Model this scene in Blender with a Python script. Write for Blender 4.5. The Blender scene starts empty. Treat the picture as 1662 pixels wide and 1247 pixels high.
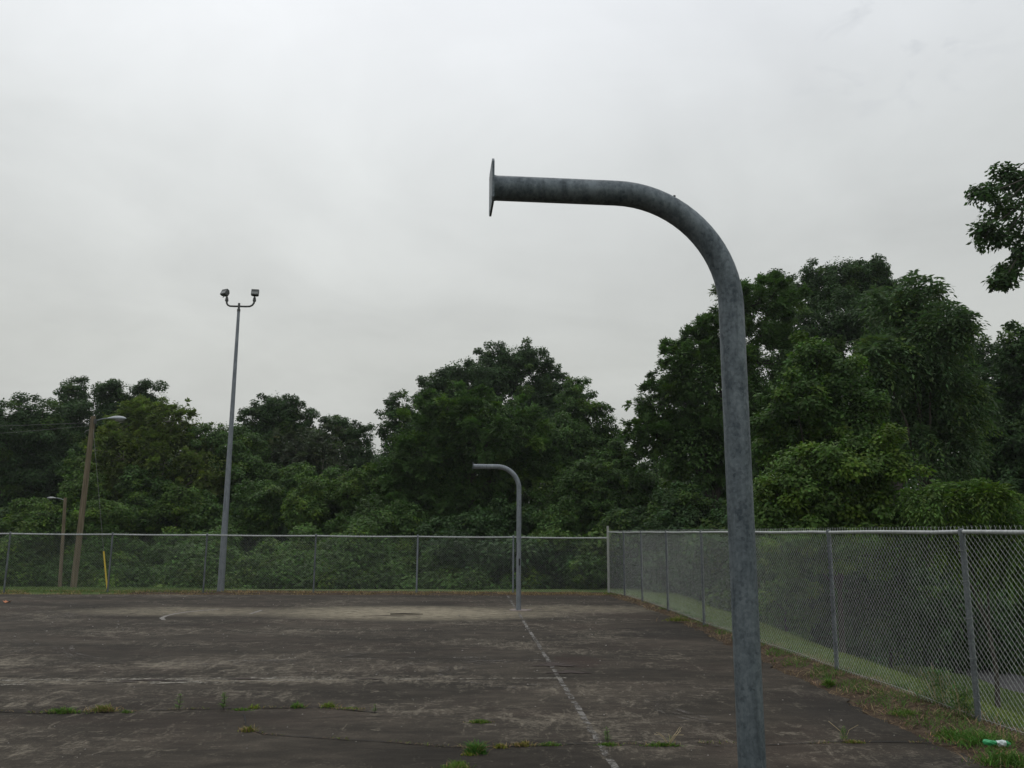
import bpy, math, random
import numpy as np
from mathutils import Vector
random.seed(7); rng = np.random.default_rng(7)
S = bpy.context.scene; COL = S.collection
R = math.radians
# ------------------------------------------------------------------ camera
F_PX = 1338.0; IW, IH = 1662.0, 1247.0
PITCH, ROLL, CH = R(10.24), R(.34), 1.8
_F = np.array((0, math.cos(PITCH), math.sin(PITCH))); _U0 = np.array((0, -math.sin(PITCH), math.cos(PITCH)))
_R = math.cos(ROLL) * np.array((1, 0, 0)) + math.sin(ROLL) * _U0
_U = -math.sin(ROLL) * np.array((1, 0, 0)) + math.cos(ROLL) * _U0
cam = bpy.data.cameras.new('camera'); co = bpy.data.objects.new('camera', cam); COL.objects.link(co)
cam.sensor_width = 36; cam.lens = 36 * F_PX / IW; cam.clip_end = 2000; cam.clip_start = .05
from mathutils import Matrix
m = Matrix([[_R[i], _U[i], -_F[i], (0, 0, CH)[i]] for i in range(3)] + [[0, 0, 0, 1]])
co.matrix_world = m; S.camera = co
def ray(x, y):
    return _F + (x - IW / 2) / F_PX * _R - (y - IH / 2) / F_PX * _U
def gnd(x, y, z=0.):                                   # point of the ground seen at a photo pixel
    d = ray(x, y); t = (z - CH) / d[2]; return np.array((d[0] * t, d[1] * t, z))
def at(x, y, Y):                                       # point at distance Y seen at a photo pixel
    d = ray(x, y); t = Y / d[1]; return np.array((d[0] * t, Y, CH + d[2] * t))
# ------------------------------------------------------------------ sky and light
S.view_settings.view_transform = 'Standard'; S.view_settings.look = 'None'
S.view_settings.exposure = 0.0; S.view_settings.gamma = 1
W = bpy.data.worlds.new('World'); S.world = W; W.use_nodes = True
nt = W.node_tree; nt.nodes.clear()
SUN_EL, SUN_AZ = R(52), R(-22)                         # behind the cloud, ahead and a little to the left
def nd(tree, typ, **kw):
    n = tree.nodes.new(typ)
    for k, v in kw.items():
        if k == 'inp':
            for a, b in v.items():
                n.inputs[a].default_value = b
        else: setattr(n, k, v)
    return n
def ln(tree, a, b): tree.links.new(a, b)
def mathn(tree, op, a, b=None, c=None, clamp=False):
    n = tree.nodes.new('ShaderNodeMath'); n.operation = op; n.use_clamp = clamp
    for i, v in enumerate((a, b, c)):
        if v is None: continue
        if isinstance(v, (int, float)): n.inputs[i].default_value = v
        else: tree.links.new(v, n.inputs[i])
    return n.outputs[0]
def ramp(tree, fac, stops, interp='LINEAR'):
    n = tree.nodes.new('ShaderNodeValToRGB'); r = n.color_ramp; r.interpolation = interp
    while len(r.elements) < len(stops): r.elements.new(.5)
    for e, (p, c) in zip(r.elements, stops):
        e.position = p; e.color = (*c, 1) if len(c) == 3 else c
    tree.links.new(fac, n.inputs[0]); return n.outputs[0]
def mixc(tree, fac, a, b, mode='MIX'):
    n = tree.nodes.new('ShaderNodeMix'); n.data_type = 'RGBA'; n.blend_type = mode
    for s, v in ((0, fac), (6, a), (7, b)):
        if isinstance(v, (int, float)): n.inputs[s].default_value = v
        elif isinstance(v, tuple): n.inputs[s].default_value = (*v, 1) if len(v) == 3 else v
        else: tree.links.new(v, n.inputs[s])
    return n.outputs[2]
def noise(tree, vec, scale, detail=4, rough=.55, dist=0.):
    n = nd(tree, 'ShaderNodeTexNoise', inp={'Scale': scale, 'Detail': detail, 'Roughness': rough, 'Distortion': dist})
    if vec is not None: tree.links.new(vec, n.inputs['Vector'])
    return n.outputs['Fac']
sky = nd(nt, 'ShaderNodeTexSky', sky_type='NISHITA', sun_disc=False, sun_elevation=SUN_EL, sun_rotation=SUN_AZ, air_density=1, dust_density=4)
tc = nd(nt, 'ShaderNodeTexCoord'); sep = nd(nt, 'ShaderNodeSeparateXYZ'); ln(nt, tc.outputs['Generated'], sep.inputs[0])
zc = mathn(nt, 'MAXIMUM', sep.outputs[2], 0.0)
deck = ramp(nt, zc, [(0, (.485, .495, .475)), (.2, (.56, .575, .55)), (.42, (.68, .705, .705)), (.62, (.83, .86, .90)), (1, (1.0, 1.02, 1.06))])
den = mathn(nt, 'ADD', zc, .22)
cx = nd(nt, 'ShaderNodeCombineXYZ'); ln(nt, mathn(nt, 'DIVIDE', sep.outputs[0], den), cx.inputs[0]); ln(nt, mathn(nt, 'DIVIDE', sep.outputs[1], den), cx.inputs[1])
n1 = noise(nt, cx.outputs[0], 1.15, 5, .55, .5); n2 = noise(nt, cx.outputs[0], 2.3, 6, .6, .8)
var = mathn(nt, 'ADD', mathn(nt, 'MULTIPLY', mathn(nt, 'SUBTRACT', n1, .5), .52), mathn(nt, 'MULTIPLY', mathn(nt, 'SUBTRACT', n2, .5), .17))
# brighter cloud where the sun stands behind it
glow_dir = ray(330, 90); glow_dir /= np.linalg.norm(glow_dir)
dp = nd(nt, 'ShaderNodeVectorMath', operation='DOT_PRODUCT'); ln(nt, tc.outputs['Generated'], dp.inputs[0]); dp.inputs[1].default_value = tuple(glow_dir)
gl = mathn(nt, 'POWER', mathn(nt, 'MAXIMUM', dp.outputs['Value'], 0), 16)
fac = mathn(nt, 'ADD', mathn(nt, 'ADD', var, 1.0), mathn(nt, 'MULTIPLY', gl, .14))
# one thin torn darker wisp
w_dir = ray(1450, 55); w_dir /= np.linalg.norm(w_dir)
fm = nd(nt, 'ShaderNodeCombineXYZ'); [fm.inputs.__getitem__(i) for i in range(3)]
for i in range(3): fm.inputs[i].default_value = 1
sc = nd(nt, 'ShaderNodeVectorMath', operation='SCALE'); ln(nt, deck, sc.inputs[0]); ln(nt, fac, sc.inputs['Scale'])
dw = nd(nt, 'ShaderNodeVectorMath', operation='DOT_PRODUCT'); ln(nt, tc.outputs['Generated'], dw.inputs[0]); dw.inputs[1].default_value = tuple(w_dir)
wm = mathn(nt, 'MULTIPLY', mathn(nt, 'SUBTRACT', dw.outputs['Value'], .9925), 150, clamp=True)
n3 = noise(nt, cx.outputs[0], 9, 5, .62, .6)
wf = mathn(nt, 'MULTIPLY', mathn(nt, 'MULTIPLY', mathn(nt, 'SUBTRACT', n3, .52), 3.0, clamp=True), wm)
cl = mixc(nt, mathn(nt, 'MULTIPLY', wf, .75), sc.outputs[0], (.50, .53, .57))
skyc = nd(nt, 'ShaderNodeVectorMath', operation='SCALE'); ln(nt, sky.outputs[0], skyc.inputs[0]); skyc.inputs['Scale'].default_value = .10
allc = mixc(nt, .97, skyc.outputs[0], cl)
bg = nd(nt, 'ShaderNodeBackground'); ln(nt, allc, bg.inputs[0]); bg.inputs[1].default_value = 1.0
ow = nd(nt, 'ShaderNodeOutputWorld'); ln(nt, bg.outputs[0], ow.inputs[0])
sl = bpy.data.lights.new('sun', 'SUN'); sl.energy = .6; sl.angle = R(35); sl.color = (1, .96, .9)
so = bpy.data.objects.new('sun', sl); COL.objects.link(so)
sd = Vector((math.sin(SUN_AZ) * math.cos(SUN_EL), math.cos(SUN_AZ) * math.cos(SUN_EL), math.sin(SUN_EL)))
so.rotation_euler = sd.to_track_quat('Z', 'Y').to_euler(); so.location = (-10, 0, 30)

# ------------------------------------------------------------------ helpers
class MB:
    def __init__(s): s.v = []; s.f = []; s.n = 0
    def add(s, v, f):
        v = np.asarray(v, float); s.v.append(v); s.f += [tuple(int(i) + s.n for i in q) for q in f]; s.n += len(v)
    def box(s, c, d, M=None):
        v = np.array([(x, y, z) for z in (-.5, .5) for y in (-.5, .5) for x in (-.5, .5)]) * np.array(d)
        if M is not None: v = v @ np.array(M).T
        s.add(v + np.array(c), [(0, 2, 3, 1), (4, 5, 7, 6), (0, 1, 5, 4), (2, 6, 7, 3), (0, 4, 6, 2), (1, 3, 7, 5)])
    def tube(s, pts, rad, seg=8, cap=True):
        pts = np.asarray(pts, float); n = len(pts)
        if np.isscalar(rad): rad = [rad] * n
        T = np.gradient(pts, axis=0) if n > 2 else np.array([pts[1] - pts[0]] * 2)
        T /= np.linalg.norm(T, axis=1)[:, None] + 1e-12
        ref = np.array((0, 0, 1.)) if abs(T[0][2]) < .9 else np.array((1., 0, 0))
        u = np.cross(T[0], ref); u /= np.linalg.norm(u); V = []
        for i in range(n):
            u = u - T[i] * np.dot(u, T[i]); u /= np.linalg.norm(u); w = np.cross(T[i], u)
            for k in range(seg):
                a = 2 * math.pi * k / seg; V.append(pts[i] + rad[i] * (math.cos(a) * u + math.sin(a) * w))
        Fc = [(i * seg + k, i * seg + (k + 1) % seg, (i + 1) * seg + (k + 1) % seg, (i + 1) * seg + k) for i in range(n - 1) for k in range(seg)]
        if cap: Fc += [tuple(range(seg - 1, -1, -1)), tuple((n - 1) * seg + k for k in range(seg))]
        s.add(V, Fc)
    def build(s, name, mat, parent=None, smooth=False):
        me = bpy.data.meshes.new(name); me.from_pydata(np.concatenate(s.v).tolist(), [], s.f)
        me.materials.append(mat); me.update()
        if smooth:
            me.polygons.foreach_set('use_smooth', [True] * len(me.polygons))
            try: me.set_sharp_from_angle(angle=R(40))
            except Exception: pass
        return link(name, me, parent)
def link(name, me, parent=None):
    o = bpy.data.objects.new(name, me); COL.objects.link(o)
    if parent is not None: o.parent = parent
    return o
def tag(o, label=None, cat=None, group=None, kind=None):
    for k, v in (('label', label), ('category', cat), ('group', group), ('kind', kind)):
        if v: o[k] = v
    return o
def empty(name, loc=(0, 0, 0), rz=0, **kw):
    o = bpy.data.objects.new(name, None); o.location = loc; o.rotation_euler.z = rz; o.empty_display_size = .2
    COL.objects.link(o); return tag(o, **kw)
def quads(name, V, mat, parent=None, tint=None, smooth=False):   # V: (n,4,3) numpy
    n = len(V); me = bpy.data.meshes.new(name)
    me.vertices.add(4 * n); me.vertices.foreach_set('co', V.reshape(-1).astype(np.float32))
    me.loops.add(4 * n); me.loops.foreach_set('vertex_index', np.arange(4 * n, dtype=np.int32))
    me.polygons.add(n); me.polygons.foreach_set('loop_start', np.arange(n, dtype=np.int32) * 4)
    try: me.polygons.foreach_set('loop_total', np.full(n, 4, np.int32))
    except Exception: pass
    if tint is not None:
        a = me.color_attributes.new('tint', 'FLOAT_COLOR', 'POINT')
        c = np.ones((n, 4, 4), np.float32); c[:, :, :3] = tint[:, None, :]; a.data.foreach_set('color', c.reshape(-1))
    me.materials.append(mat); me.update(); me.validate()
    return link(name, me, parent)
def copy_tree(o, parent=None):
    c = o.copy(); COL.objects.link(c); c.parent = parent
    for ch in [x for x in bpy.data.objects if x.parent == o]: copy_tree(ch, c)
    return c
def smooth(x, a, b):
    t = np.clip((x - a) / (b - a), 0, 1); return t * t * (3 - 2 * t)
def unit(a): return a / (np.linalg.norm(a, axis=-1, keepdims=True) + 1e-9)

# ------------------------------------------------------------------ materials
def mat(name):
    m = bpy.data.materials.new(name); m.use_nodes = True; t = m.node_tree
    return m, t, t.nodes['Principled BSDF']
def obj_vec(t): return nd(t, 'ShaderNodeTexCoord').outputs['Object']
def bump(t, b, h, strength, dist=.01):
    n = nd(t, 'ShaderNodeBump', inp={'Strength': strength, 'Distance': dist}); ln(t, h, n.inputs['Height']); ln(t, n.outputs[0], b.inputs['Normal'])
def galvanised(name, lo, hi, rust=0., metallic=.35, rough=.55):
    m, t, b = mat(name); v = obj_vec(t)
    vor = nd(t, 'ShaderNodeTexVoronoi', inp={'Scale': 70.}); ln(t, v, vor.inputs['Vector'])
    mp = nd(t, 'ShaderNodeMapping'); mp.inputs['Scale'].default_value = (1, 1, .35); ln(t, v, mp.inputs[0])
    big = noise(t, mp.outputs[0], 13, 8, .72, .2); fine = noise(t, v, 60, 3, .6)
    sp = nd(t, 'ShaderNodeSeparateColor'); ln(t, vor.outputs['Color'], sp.inputs[0])
    f = mathn(t, 'ADD', mathn(t, 'MULTIPLY', big, .75), mathn(t, 'ADD', mathn(t, 'MULTIPLY', sp.outputs[0], .12), mathn(t, 'MULTIPLY', fine, .25)))
    c = ramp(t, f, [(.40, lo), (.68, hi)])
    # long drip streaks
    mp2 = nd(t, 'ShaderNodeMapping'); mp2.inputs['Scale'].default_value = (14, 14, .7); ln(t, v, mp2.inputs[0])
    dr = noise(t, mp2.outputs[0], 2.2, 4, .6)
    c = mixc(t, mathn(t, 'MULTIPLY', ramp(t, dr, [(.52, (0, 0, 0)), (.7, (1, 1, 1))]), .45), c, tuple(x * .6 for x in lo))
    if rust:
        rn = noise(t, v, 7, 6, .7, .4)
        c = mixc(t, ramp(t, rn, [(1 - rust - .06, (0, 0, 0)), (1 - rust + .03, (1, 1, 1))]), c, (.10, .045, .025))
    ln(t, c, b.inputs['Base Color']); b.inputs['Metallic'].default_value = metallic
    ln(t, ramp(t, big, [(.3, (rough + .12,) * 3), (.7, (rough - .08,) * 3)]), b.inputs['Roughness'])
    bump(t, b, fine, .12, .002); return m
M_POST = galvanised('galvanised_goal', (.044, .060, .070), (.160, .190, .204))
M_STEEL = galvanised('galvanised_pole', (.14, .16, .18), (.24, .265, .285))
M_FPOST = galvanised('galvanised_fence_post', (.06, .07, .075), (.17, .19, .195), rust=.30)
M_RAIL = galvanised('galvanised_rail', (.26, .28, .275), (.42, .44, .43), metallic=.2, rough=.5)
M_WIRE = galvanised('galvanised_wire', (.29, .31, .295), (.52, .545, .52), metallic=.15, rough=.45)
M_WIRE2 = galvanised('weathered_wire', (.15, .17, .16), (.28, .30, .285), metallic=.15, rough=.5)
M_PALE = galvanised('pale_post_cap', (.27, .28, .26), (.40, .41, .37), metallic=.1)
def plain(name, col, rough=.6, metallic=0., var=.25, scale=14):
    m, t, b = mat(name); n = noise(t, obj_vec(t), scale, 5, .6)
    c = ramp(t, n, [(.3, tuple(x * (1 - var) for x in col)), (.7, tuple(min(1, x * (1 + var)) for x in col))])
    ln(t, c, b.inputs['Base Color']); b.inputs['Roughness'].default_value = rough; b.inputs['Metallic'].default_value = metallic
    return m
M_DARK = plain('dark_lamp_housing', (.055, .06, .055), .5)
M_LENS = plain('lamp_glass', (.20, .21, .20), .2)
M_HEAD = plain('grey_lamp_head', (.33, .36, .38), .4)
M_YEL = plain('yellow_plastic', (.62, .44, .03), .45, var=.12)
M_CABLE = plain('cable', (.16, .16, .16), .6)
M_HOLE = plain('dark_mark', (.012, .012, .014), .8)
M_CONC = plain('pinkish_concrete', (.21, .175, .155), .9, scale=20)
M_LABELB = plain('white_bottle_label', (.55, .62, .62), .4, scale=60)
M_LEAFLIT = plain('orange_leaf', (.40, .12, .03), .7)
M_STICK = plain('stick', (.035, .027, .02), .9)
M_STRAW = plain('straw', (.42, .34, .20), .9, scale=5)
# wood of the utility poles
M_WOOD, t, b = mat('pole_wood'); v = obj_vec(t); mp = nd(t, 'ShaderNodeMapping'); mp.inputs['Scale'].default_value = (14, 14, .9); ln(t, v, mp.inputs[0])
n = noise(t, mp.outputs[0], 2, 6, .65); ln(t, ramp(t, n, [(.3, (.075, .060, .038)), (.55, (.16, .13, .082)), (.75, (.25, .205, .145))]), b.inputs['Base Color']); b.inputs['Roughness'].default_value = .95; bump(t, b, n, .5, .01)
M_BARK, t, b = mat('bark'); v = obj_vec(t); mp = nd(t, 'ShaderNodeMapping'); mp.inputs['Scale'].default_value = (6, 6, 1); ln(t, v, mp.inputs[0])
n = noise(t, mp.outputs[0], 2, 6, .65); ln(t, ramp(t, n, [(.3, (.028, .024, .019)), (.7, (.085, .073, .058))]), b.inputs['Base Color']); b.inputs['Roughness'].default_value = .95; bump(t, b, n, .6, .03)
M_BARKP = plain('pale_bark', (.32, .29, .24), .9)
# green bottle plastic
M_BOT, t, b = mat('green_plastic'); b.inputs['Base Color'].default_value = (.05, .42, .16, 1); b.inputs['Roughness'].default_value = .18
b.inputs['Transmission Weight'].default_value = .35; b.inputs['IOR'].default_value = 1.4
def leafmat(name, col, trans=.26, rough=.62, spec=.12):
    m, t, b = mat(name); a = nd(t, 'ShaderNodeVertexColor', layer_name='tint')
    c = mixc(t, 1.0, col, a.outputs[0], 'MULTIPLY')
    ln(t, c, b.inputs['Base Color']); b.inputs['Roughness'].default_value = rough
    b.inputs['Specular IOR Level'].default_value = spec
    tr = nd(t, 'ShaderNodeBsdfTranslucent'); ln(t, mixc(t, 1.0, c, (1.1, 1.35, .7), 'MULTIPLY'), tr.inputs[0])
    mx = nd(t, 'ShaderNodeMixShader'); mx.inputs[0].default_value = trans
    ln(t, b.outputs[0], mx.inputs[1]); ln(t, tr.outputs[0], mx.inputs[2]); ln(t, mx.outputs[0], t.nodes['Material Output'].inputs[0]); return m
L_DARK = leafmat('leaf_dark', (.050, .092, .034)); L_MID = leafmat('leaf_mid', (.068, .124, .036))
L_LIGHT = leafmat('leaf_light', (.082, .142, .035)); L_LOCUST = leafmat('leaf_locust', (.115, .155, .042), .4); L_BLUE = leafmat('leaf_bluish', (.080, .132, .056))
L_KUDZU = leafmat('leaf_kudzu', (.060, .112, .027)); L_BRIGHT = leafmat('leaf_bright', (.10, .155, .038)); L_GREY = leafmat('leaf_greyish', (.07, .088, .055))
L_GRASS = leafmat('grass_blade', (.115, .165, .052), .2, .7); L_STRAW = leafmat('straw_blade', (.30, .235, .13), .1, .9, .1)
L_LITTER = leafmat('litter', (.16, .115, .07), 0., .95, .1)

# ------------------------------------------------------------------ ground
FX = np.array([(-6., 5.30), (-3., 5.18), (0, 5.05), (2.5, 4.95), (5.5, 4.78), (8.47, 4.56), (11.5, 4.36), (14.3, 4.12), (17.1, 3.88), (20.1, 3.72), (22.7, 3.52), (24.5, 3.29), (25.8, 2.98)])
def fence_x(y): return np.interp(y, FX[:, 0], FX[:, 1])
BX = np.array([(-24.4, 24.2), (-21, 24.5), (-17.9, 24.7), (-14.9, 24.95), (-11.95, 25.15), (-9.17, 25.3), (-5.92, 25.45), (-2.84, 25.55), (.07, 25.65), (2.98, 25.8)])
def fence_y(x): return np.interp(x, BX[:, 0], BX[:, 1])
EX = np.array([(-20., 4.1), (0, 3.85), (7.2, 3.74), (8.7, 3.70), (12.3, 3.64), (16, 3.56), (19, 3.46), (22, 3.22), (24.6, 2.86)])
def court_x(y): return np.interp(y, EX[:, 0], EX[:, 1])
def court_y(x): return fence_y(x) - .85
def terr(x, y):
    s = x - 4.95 + .12 * np.sin(y * .9) ; s = np.where(y > 27, s + (y - 27) * .3, s)
    ze = -1.75 * (1 - np.exp(-np.maximum(s, 0) ** 1.25 * .22))
    t = y - np.interp(x, [-30, -10, 0, 5], [26.8, 26.8, 27.5, 28.5])
    zb = -2.2 * (1 - np.exp(-np.maximum(t, 0) * .045))
    lump = .035 * np.sin(x * 1.7 + y * .6) * np.sin(y * 1.3 - x * .4)
    edge = smooth(x - court_x(y), -.15, .5)
    z = np.minimum(ze, 0) + zb + lump * np.clip(np.maximum(s, t), 0, 1)
    z = z + .03 * edge * smooth(x - fence_x(y), .6, -.3) - .035 * (1 - edge) * (y < 25.0)
    far = smooth(np.hypot(x, y), 70, 200)
    return z * (1 - far) + (-2.0) * far
def axis(fine, lo, hi):
    a = [lo, -260, -160, -100, -70]; a += list(np.arange(-50, fine[0], 2.)); a += list(np.arange(fine[0], fine[1], .5))
    return a
xs = np.unique(np.concatenate([[-250, -150, -90], np.arange(-60, -24, 2), np.arange(-24, 2, .5), np.arange(2, 8, .12), np.arange(8, 20, .4), np.arange(20, 60, 2), [90, 150, 250]]))
ys = np.unique(np.concatenate([[-120, -60], np.arange(-30, 0, 1.5), np.arange(0, 23, .25), np.arange(23, 29, .15), np.arange(29, 60, 1), [80, 120, 200, 260]]))
XX, YY = np.meshgrid(xs, ys); ZZ = terr(XX, YY)
ZZ = ZZ + rng.normal(0, .008, ZZ.shape) * ((XX > 2) & (XX < 8))
def gridmesh(name, XX, YY, ZZ, m):
    ny, nx = XX.shape; V = np.stack([XX, YY, ZZ], -1).reshape(-1, 3); i = np.arange(ny * nx).reshape(ny, nx)
    Fq = np.stack([i[:-1, :-1], i[:-1, 1:], i[1:, 1:], i[1:, :-1]], -1).reshape(-1, 4)
    me = bpy.data.meshes.new(name); me.from_pydata(V.tolist(), [], Fq.tolist()); me.materials.append(m); me.update()
    me.polygons.foreach_set('use_smooth', [True] * len(me.polygons)); return link(name, me), V
M_SOIL, t, b = mat('soil_and_turf'); v = obj_vec(t)
a = nd(t, 'ShaderNodeVertexColor', layer_name='dirt'); sp = nd(t, 'ShaderNodeSeparateColor'); ln(t, a.outputs[0], sp.inputs[0])
g1 = noise(t, v, 3, 6, .6); g2 = noise(t, v, 45, 4, .7)
gcol = ramp(t, mathn(t, 'ADD', mathn(t, 'MULTIPLY', g1, .6), mathn(t, 'MULTIPLY', g2, .4)), [(.35, (.06, .092, .028)), (.6, (.10, .135, .048)), (.75, (.15, .16, .07))])
dcol = ramp(t, mathn(t, 'ADD', mathn(t, 'MULTIPLY', noise(t, v, 5, 6, .7), .5), mathn(t, 'MULTIPLY', noise(t, v, 70, 3, .7), .5)), [(.34, (.022, .016, .012)), (.5, (.065, .046, .032)), (.68, (.15, .118, .078))])
dm = mathn(t, 'ADD', sp.outputs[0], mathn(t, 'MULTIPLY', mathn(t, 'SUBTRACT', noise(t, v, 4, 5, .65), .5), 1.4))
dm = ramp(t, dm, [(.4, (0, 0, 0)), (.6, (1, 1, 1))])
ln(t, mixc(t, dm, gcol, dcol), b.inputs['Base Color']); b.inputs['Roughness'].default_value = .97; b.inputs['Specular IOR Level'].default_value = .1
bump(t, b, g2, .7, .03)
gr, V = gridmesh('ground', XX, YY, ZZ, M_SOIL); tag(gr, kind='structure')
dirt = smooth(V[:, 0] - fence_x(V[:, 1]), .45, -.1) * (V[:, 1] < 26.3)
dirt = np.maximum(dirt, smooth(V[:, 1], 26.0, 25.3) * (V[:, 0] > -11) * (V[:, 0] < 3))
dirt = np.where((V[:, 0] < -11) & (V[:, 1] > 24), np.minimum(dirt, .1), dirt)
wood = smooth(V[:, 1], 29, 32) ; dirt = np.maximum(dirt, wood * .9)
ca = gr.data.color_attributes.new('dirt', 'FLOAT_COLOR', 'POINT'); cc = np.ones((len(V), 4), np.float32); cc[:, :3] = dirt[:, None]; ca.data.foreach_set('color', cc.reshape(-1))

# court: a raised slab of worn asphalt with a crumbling edge
M_ASPH, t, b = mat('worn_asphalt'); v = obj_vec(t)
def mapn(t, v, sc, loc=(0, 0, 0), rot=0):
    mp = nd(t, 'ShaderNodeMapping'); mp.inputs['Scale'].default_value = sc; mp.inputs['Location'].default_value = loc; mp.inputs['Rotation'].default_value = (0, 0, rot); ln(t, v, mp.inputs[0]); return mp.outputs[0]
sx = nd(t, 'ShaderNodeSeparateXYZ'); ln(t, v, sx.inputs[0]); X_, Y_ = sx.outputs[0], sx.outputs[1]
big = noise(t, mapn(t, v, (.35, .8, 1)), 1.0, 6, .6, .5); mid = noise(t, mapn(t, v, (1.2, 2.4, 1)), 2.0, 8, .68, .4); fine = noise(t, v, 55, 5, .7); grain = noise(t, v, 190, 2, .8)
f = mathn(t, 'ADD', mathn(t, 'ADD', mathn(t, 'MULTIPLY', big, .36), mathn(t, 'MULTIPLY', mid, .30)), mathn(t, 'ADD', mathn(t, 'MULTIPLY', fine, .20), mathn(t, 'MULTIPLY', grain, .14)))
c = ramp(t, f, [(.37, (.0135, .0115, .0088)), (.47, (.029, .0248, .0192)), (.55, (.053, .0445, .0345)), (.64, (.112, .095, .072))])
# reddish old court coat showing
rn = noise(t, mapn(t, v, (.3, .5, 1), (4, 2, 0)), 1.2, 5, .6)
c = mixc(t, mathn(t, 'MULTIPLY', ramp(t, rn, [(.5, (0, 0, 0)), (.66, (1, 1, 1))]), .30), c, (.050, .034, .027))
# scratchy pale wear: fine streaks, gated by larger areas
st = noise(t, mapn(t, v, (1., 1.7, 1)), 3.4, 10, .76, .35); st2 = noise(t, mapn(t, v, (2.6, .9, 1), (3, 5, 0), .6), 2.3, 10, .76, .6)
gate = noise(t, mapn(t, v, (.28, .55, 1), (7, 1, 0)), 1.3, 3, .5)
def band(coord, c0, half):   # soft 1 at c0 falling to 0 at half width
    d = mathn(t, 'ABSOLUTE', mathn(t, 'SUBTRACT', coord, c0)); return mathn(t, 'SUBTRACT', 1.0, mathn(t, 'DIVIDE', d, half), clamp=True)
def blob(x0, y0, rx, ry):
    dx = mathn(t, 'DIVIDE', mathn(t, 'SUBTRACT', X_, x0), rx); dy = mathn(t, 'DIVIDE', mathn(t, 'SUBTRACT', Y_, y0), ry)
    q = mathn(t, 'ADD', mathn(t, 'MULTIPLY', dx, dx), mathn(t, 'MULTIPLY', dy, dy)); return mathn(t, 'SUBTRACT', 1.0, q, clamp=True)
yl = mathn(t, 'SUBTRACT', Y_, mathn(t, 'MULTIPLY', X_, .08))          # along the worn cross line
zone = mathn(t, 'MULTIPLY', band(yl, 10.85, .42), blob(-4.2, 10.5, 4.6, 3))
zone = mathn(t, 'MAXIMUM', zone, mathn(t, 'MULTIPLY', blob(-3.0, 11.7, 2.4, 1.2), .25))
zone = mathn(t, 'MAXIMUM', zone, mathn(t, 'MULTIPLY', blob(-5.2, 9.6, 2.2, .7), .25))
zone = mathn(t, 'MAXIMUM', zone, mathn(t, 'MULTIPLY', blob(-8.3, 12.5, 2.6, 1.5), .4))
spk = noise(t, v, 24, 6, .8)
wear = mathn(t, 'ADD', mathn(t, 'MULTIPLY', mathn(t, 'SUBTRACT', spk, .5), .55), mathn(t, 'ADD', mathn(t, 'ADD', mathn(t, 'MULTIPLY', mathn(t, 'MAXIMUM', st, st2), 1.0), mathn(t, 'MULTIPLY', mathn(t, 'SUBTRACT', gate, .5), .45)), mathn(t, 'MULTIPLY', zone, .20)))
c = mixc(t, mathn(t, 'MULTIPLY', ramp(t, wear, [(.565, (0, 0, 0)), (.75, (1, 1, 1))]), .85), c, (.215, .188, .145))
scr = None
for a0_, sc_ in ((.15, (1.1, 26, 1)), (1.1, (1.3, 30, 1)), (-.7, (.9, 28, 1))):
    n_ = noise(t, mapn(t, v, sc_, (a0_ * 9, 2, 0), a0_), 1.0, 5, .6, .25); m__ = ramp(t, n_, [(.64, (0, 0, 0)), (.70, (1, 1, 1))])
    scr = m__ if scr is None else mathn(t, 'MAXIMUM', scr, m__)
c = mixc(t, mathn(t, 'MULTIPLY', scr, mathn(t, 'MULTIPLY', gate, .5)), c, (.15, .135, .11))
# tan silt lying where water stands under the far hoop
silt = mathn(t, 'MAXIMUM', blob(-2.3, 19.4, 3.9, 2.0), mathn(t, 'MAXIMUM', mathn(t, 'MULTIPLY', blob(-7.2, 19.4, 3.4, 1.3), .55), mathn(t, 'MULTIPLY', blob(1.6, 20.6, 2.6, 1.2), .45)))
sm = mathn(t, 'MULTIPLY', silt, mathn(t, 'ADD', mathn(t, 'MULTIPLY', mathn(t, 'SUBTRACT', st, .3), 5.0), -.1), clamp=True)
c = mixc(t, mathn(t, 'MULTIPLY', sm, 1.0), c, (.245, .215, .155))
# dark damp patch beside the corner strip
dk = mathn(t, 'MAXIMUM', blob(3.5, 9.2, .8, 1.3), mathn(t, 'MAXIMUM', blob(3.5, 6.9, 1.0, .5), blob(2.9, 15.8, .9, 1.2)))
c = mixc(t, mathn(t, 'MULTIPLY', dk, mathn(t, 'MULTIPLY', big, 1.1), clamp=True), c, (.017, .016, .015))
# red-brown spalled patch by the sideline
bp = ramp(t, mathn(t, 'ADD', mathn(t, 'MULTIPLY', blob(.95, 12.3, .55, 1.2), .8), mathn(t, 'MULTIPLY', mathn(t, 'SUBTRACT', mid, .5), 1.6)), [(.5, (0, 0, 0)), (.62, (1, 1, 1))])
c = mixc(t, mathn(t, 'MULTIPLY', bp, .6), c, (.034, .022, .018))
# pale specks of aggregate
vo = nd(t, 'ShaderNodeTexVoronoi', inp={'Scale': 13.}); ln(t, v, vo.inputs['Vector'])
sk = mathn(t, 'LESS_THAN', vo.outputs['Distance'], .05)
c = mixc(t, mathn(t, 'MULTIPLY', sk, .22), c, (.22, .20, .17))
ln(t, c, b.inputs['Base Color']); b.inputs['Roughness'].default_value = .93; b.inputs['Specular IOR Level'].default_value = .15
bump(t, b, mathn(t, 'ADD', mathn(t, 'MULTIPLY', fine, .5), mathn(t, 'ADD', mid, mathn(t, 'MULTIPLY', grain, .3))), .55, .012)
vv = np.concatenate([np.linspace(0, .5, 30, endpoint=False), np.linspace(.5, 1, 520)]); uu = np.concatenate([np.linspace(0, .4, 20, endpoint=False), np.linspace(.4, 1, 260)])
UU, VV = np.meshgrid(uu, vv); yb = -20 + 44.4 * VV
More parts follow.
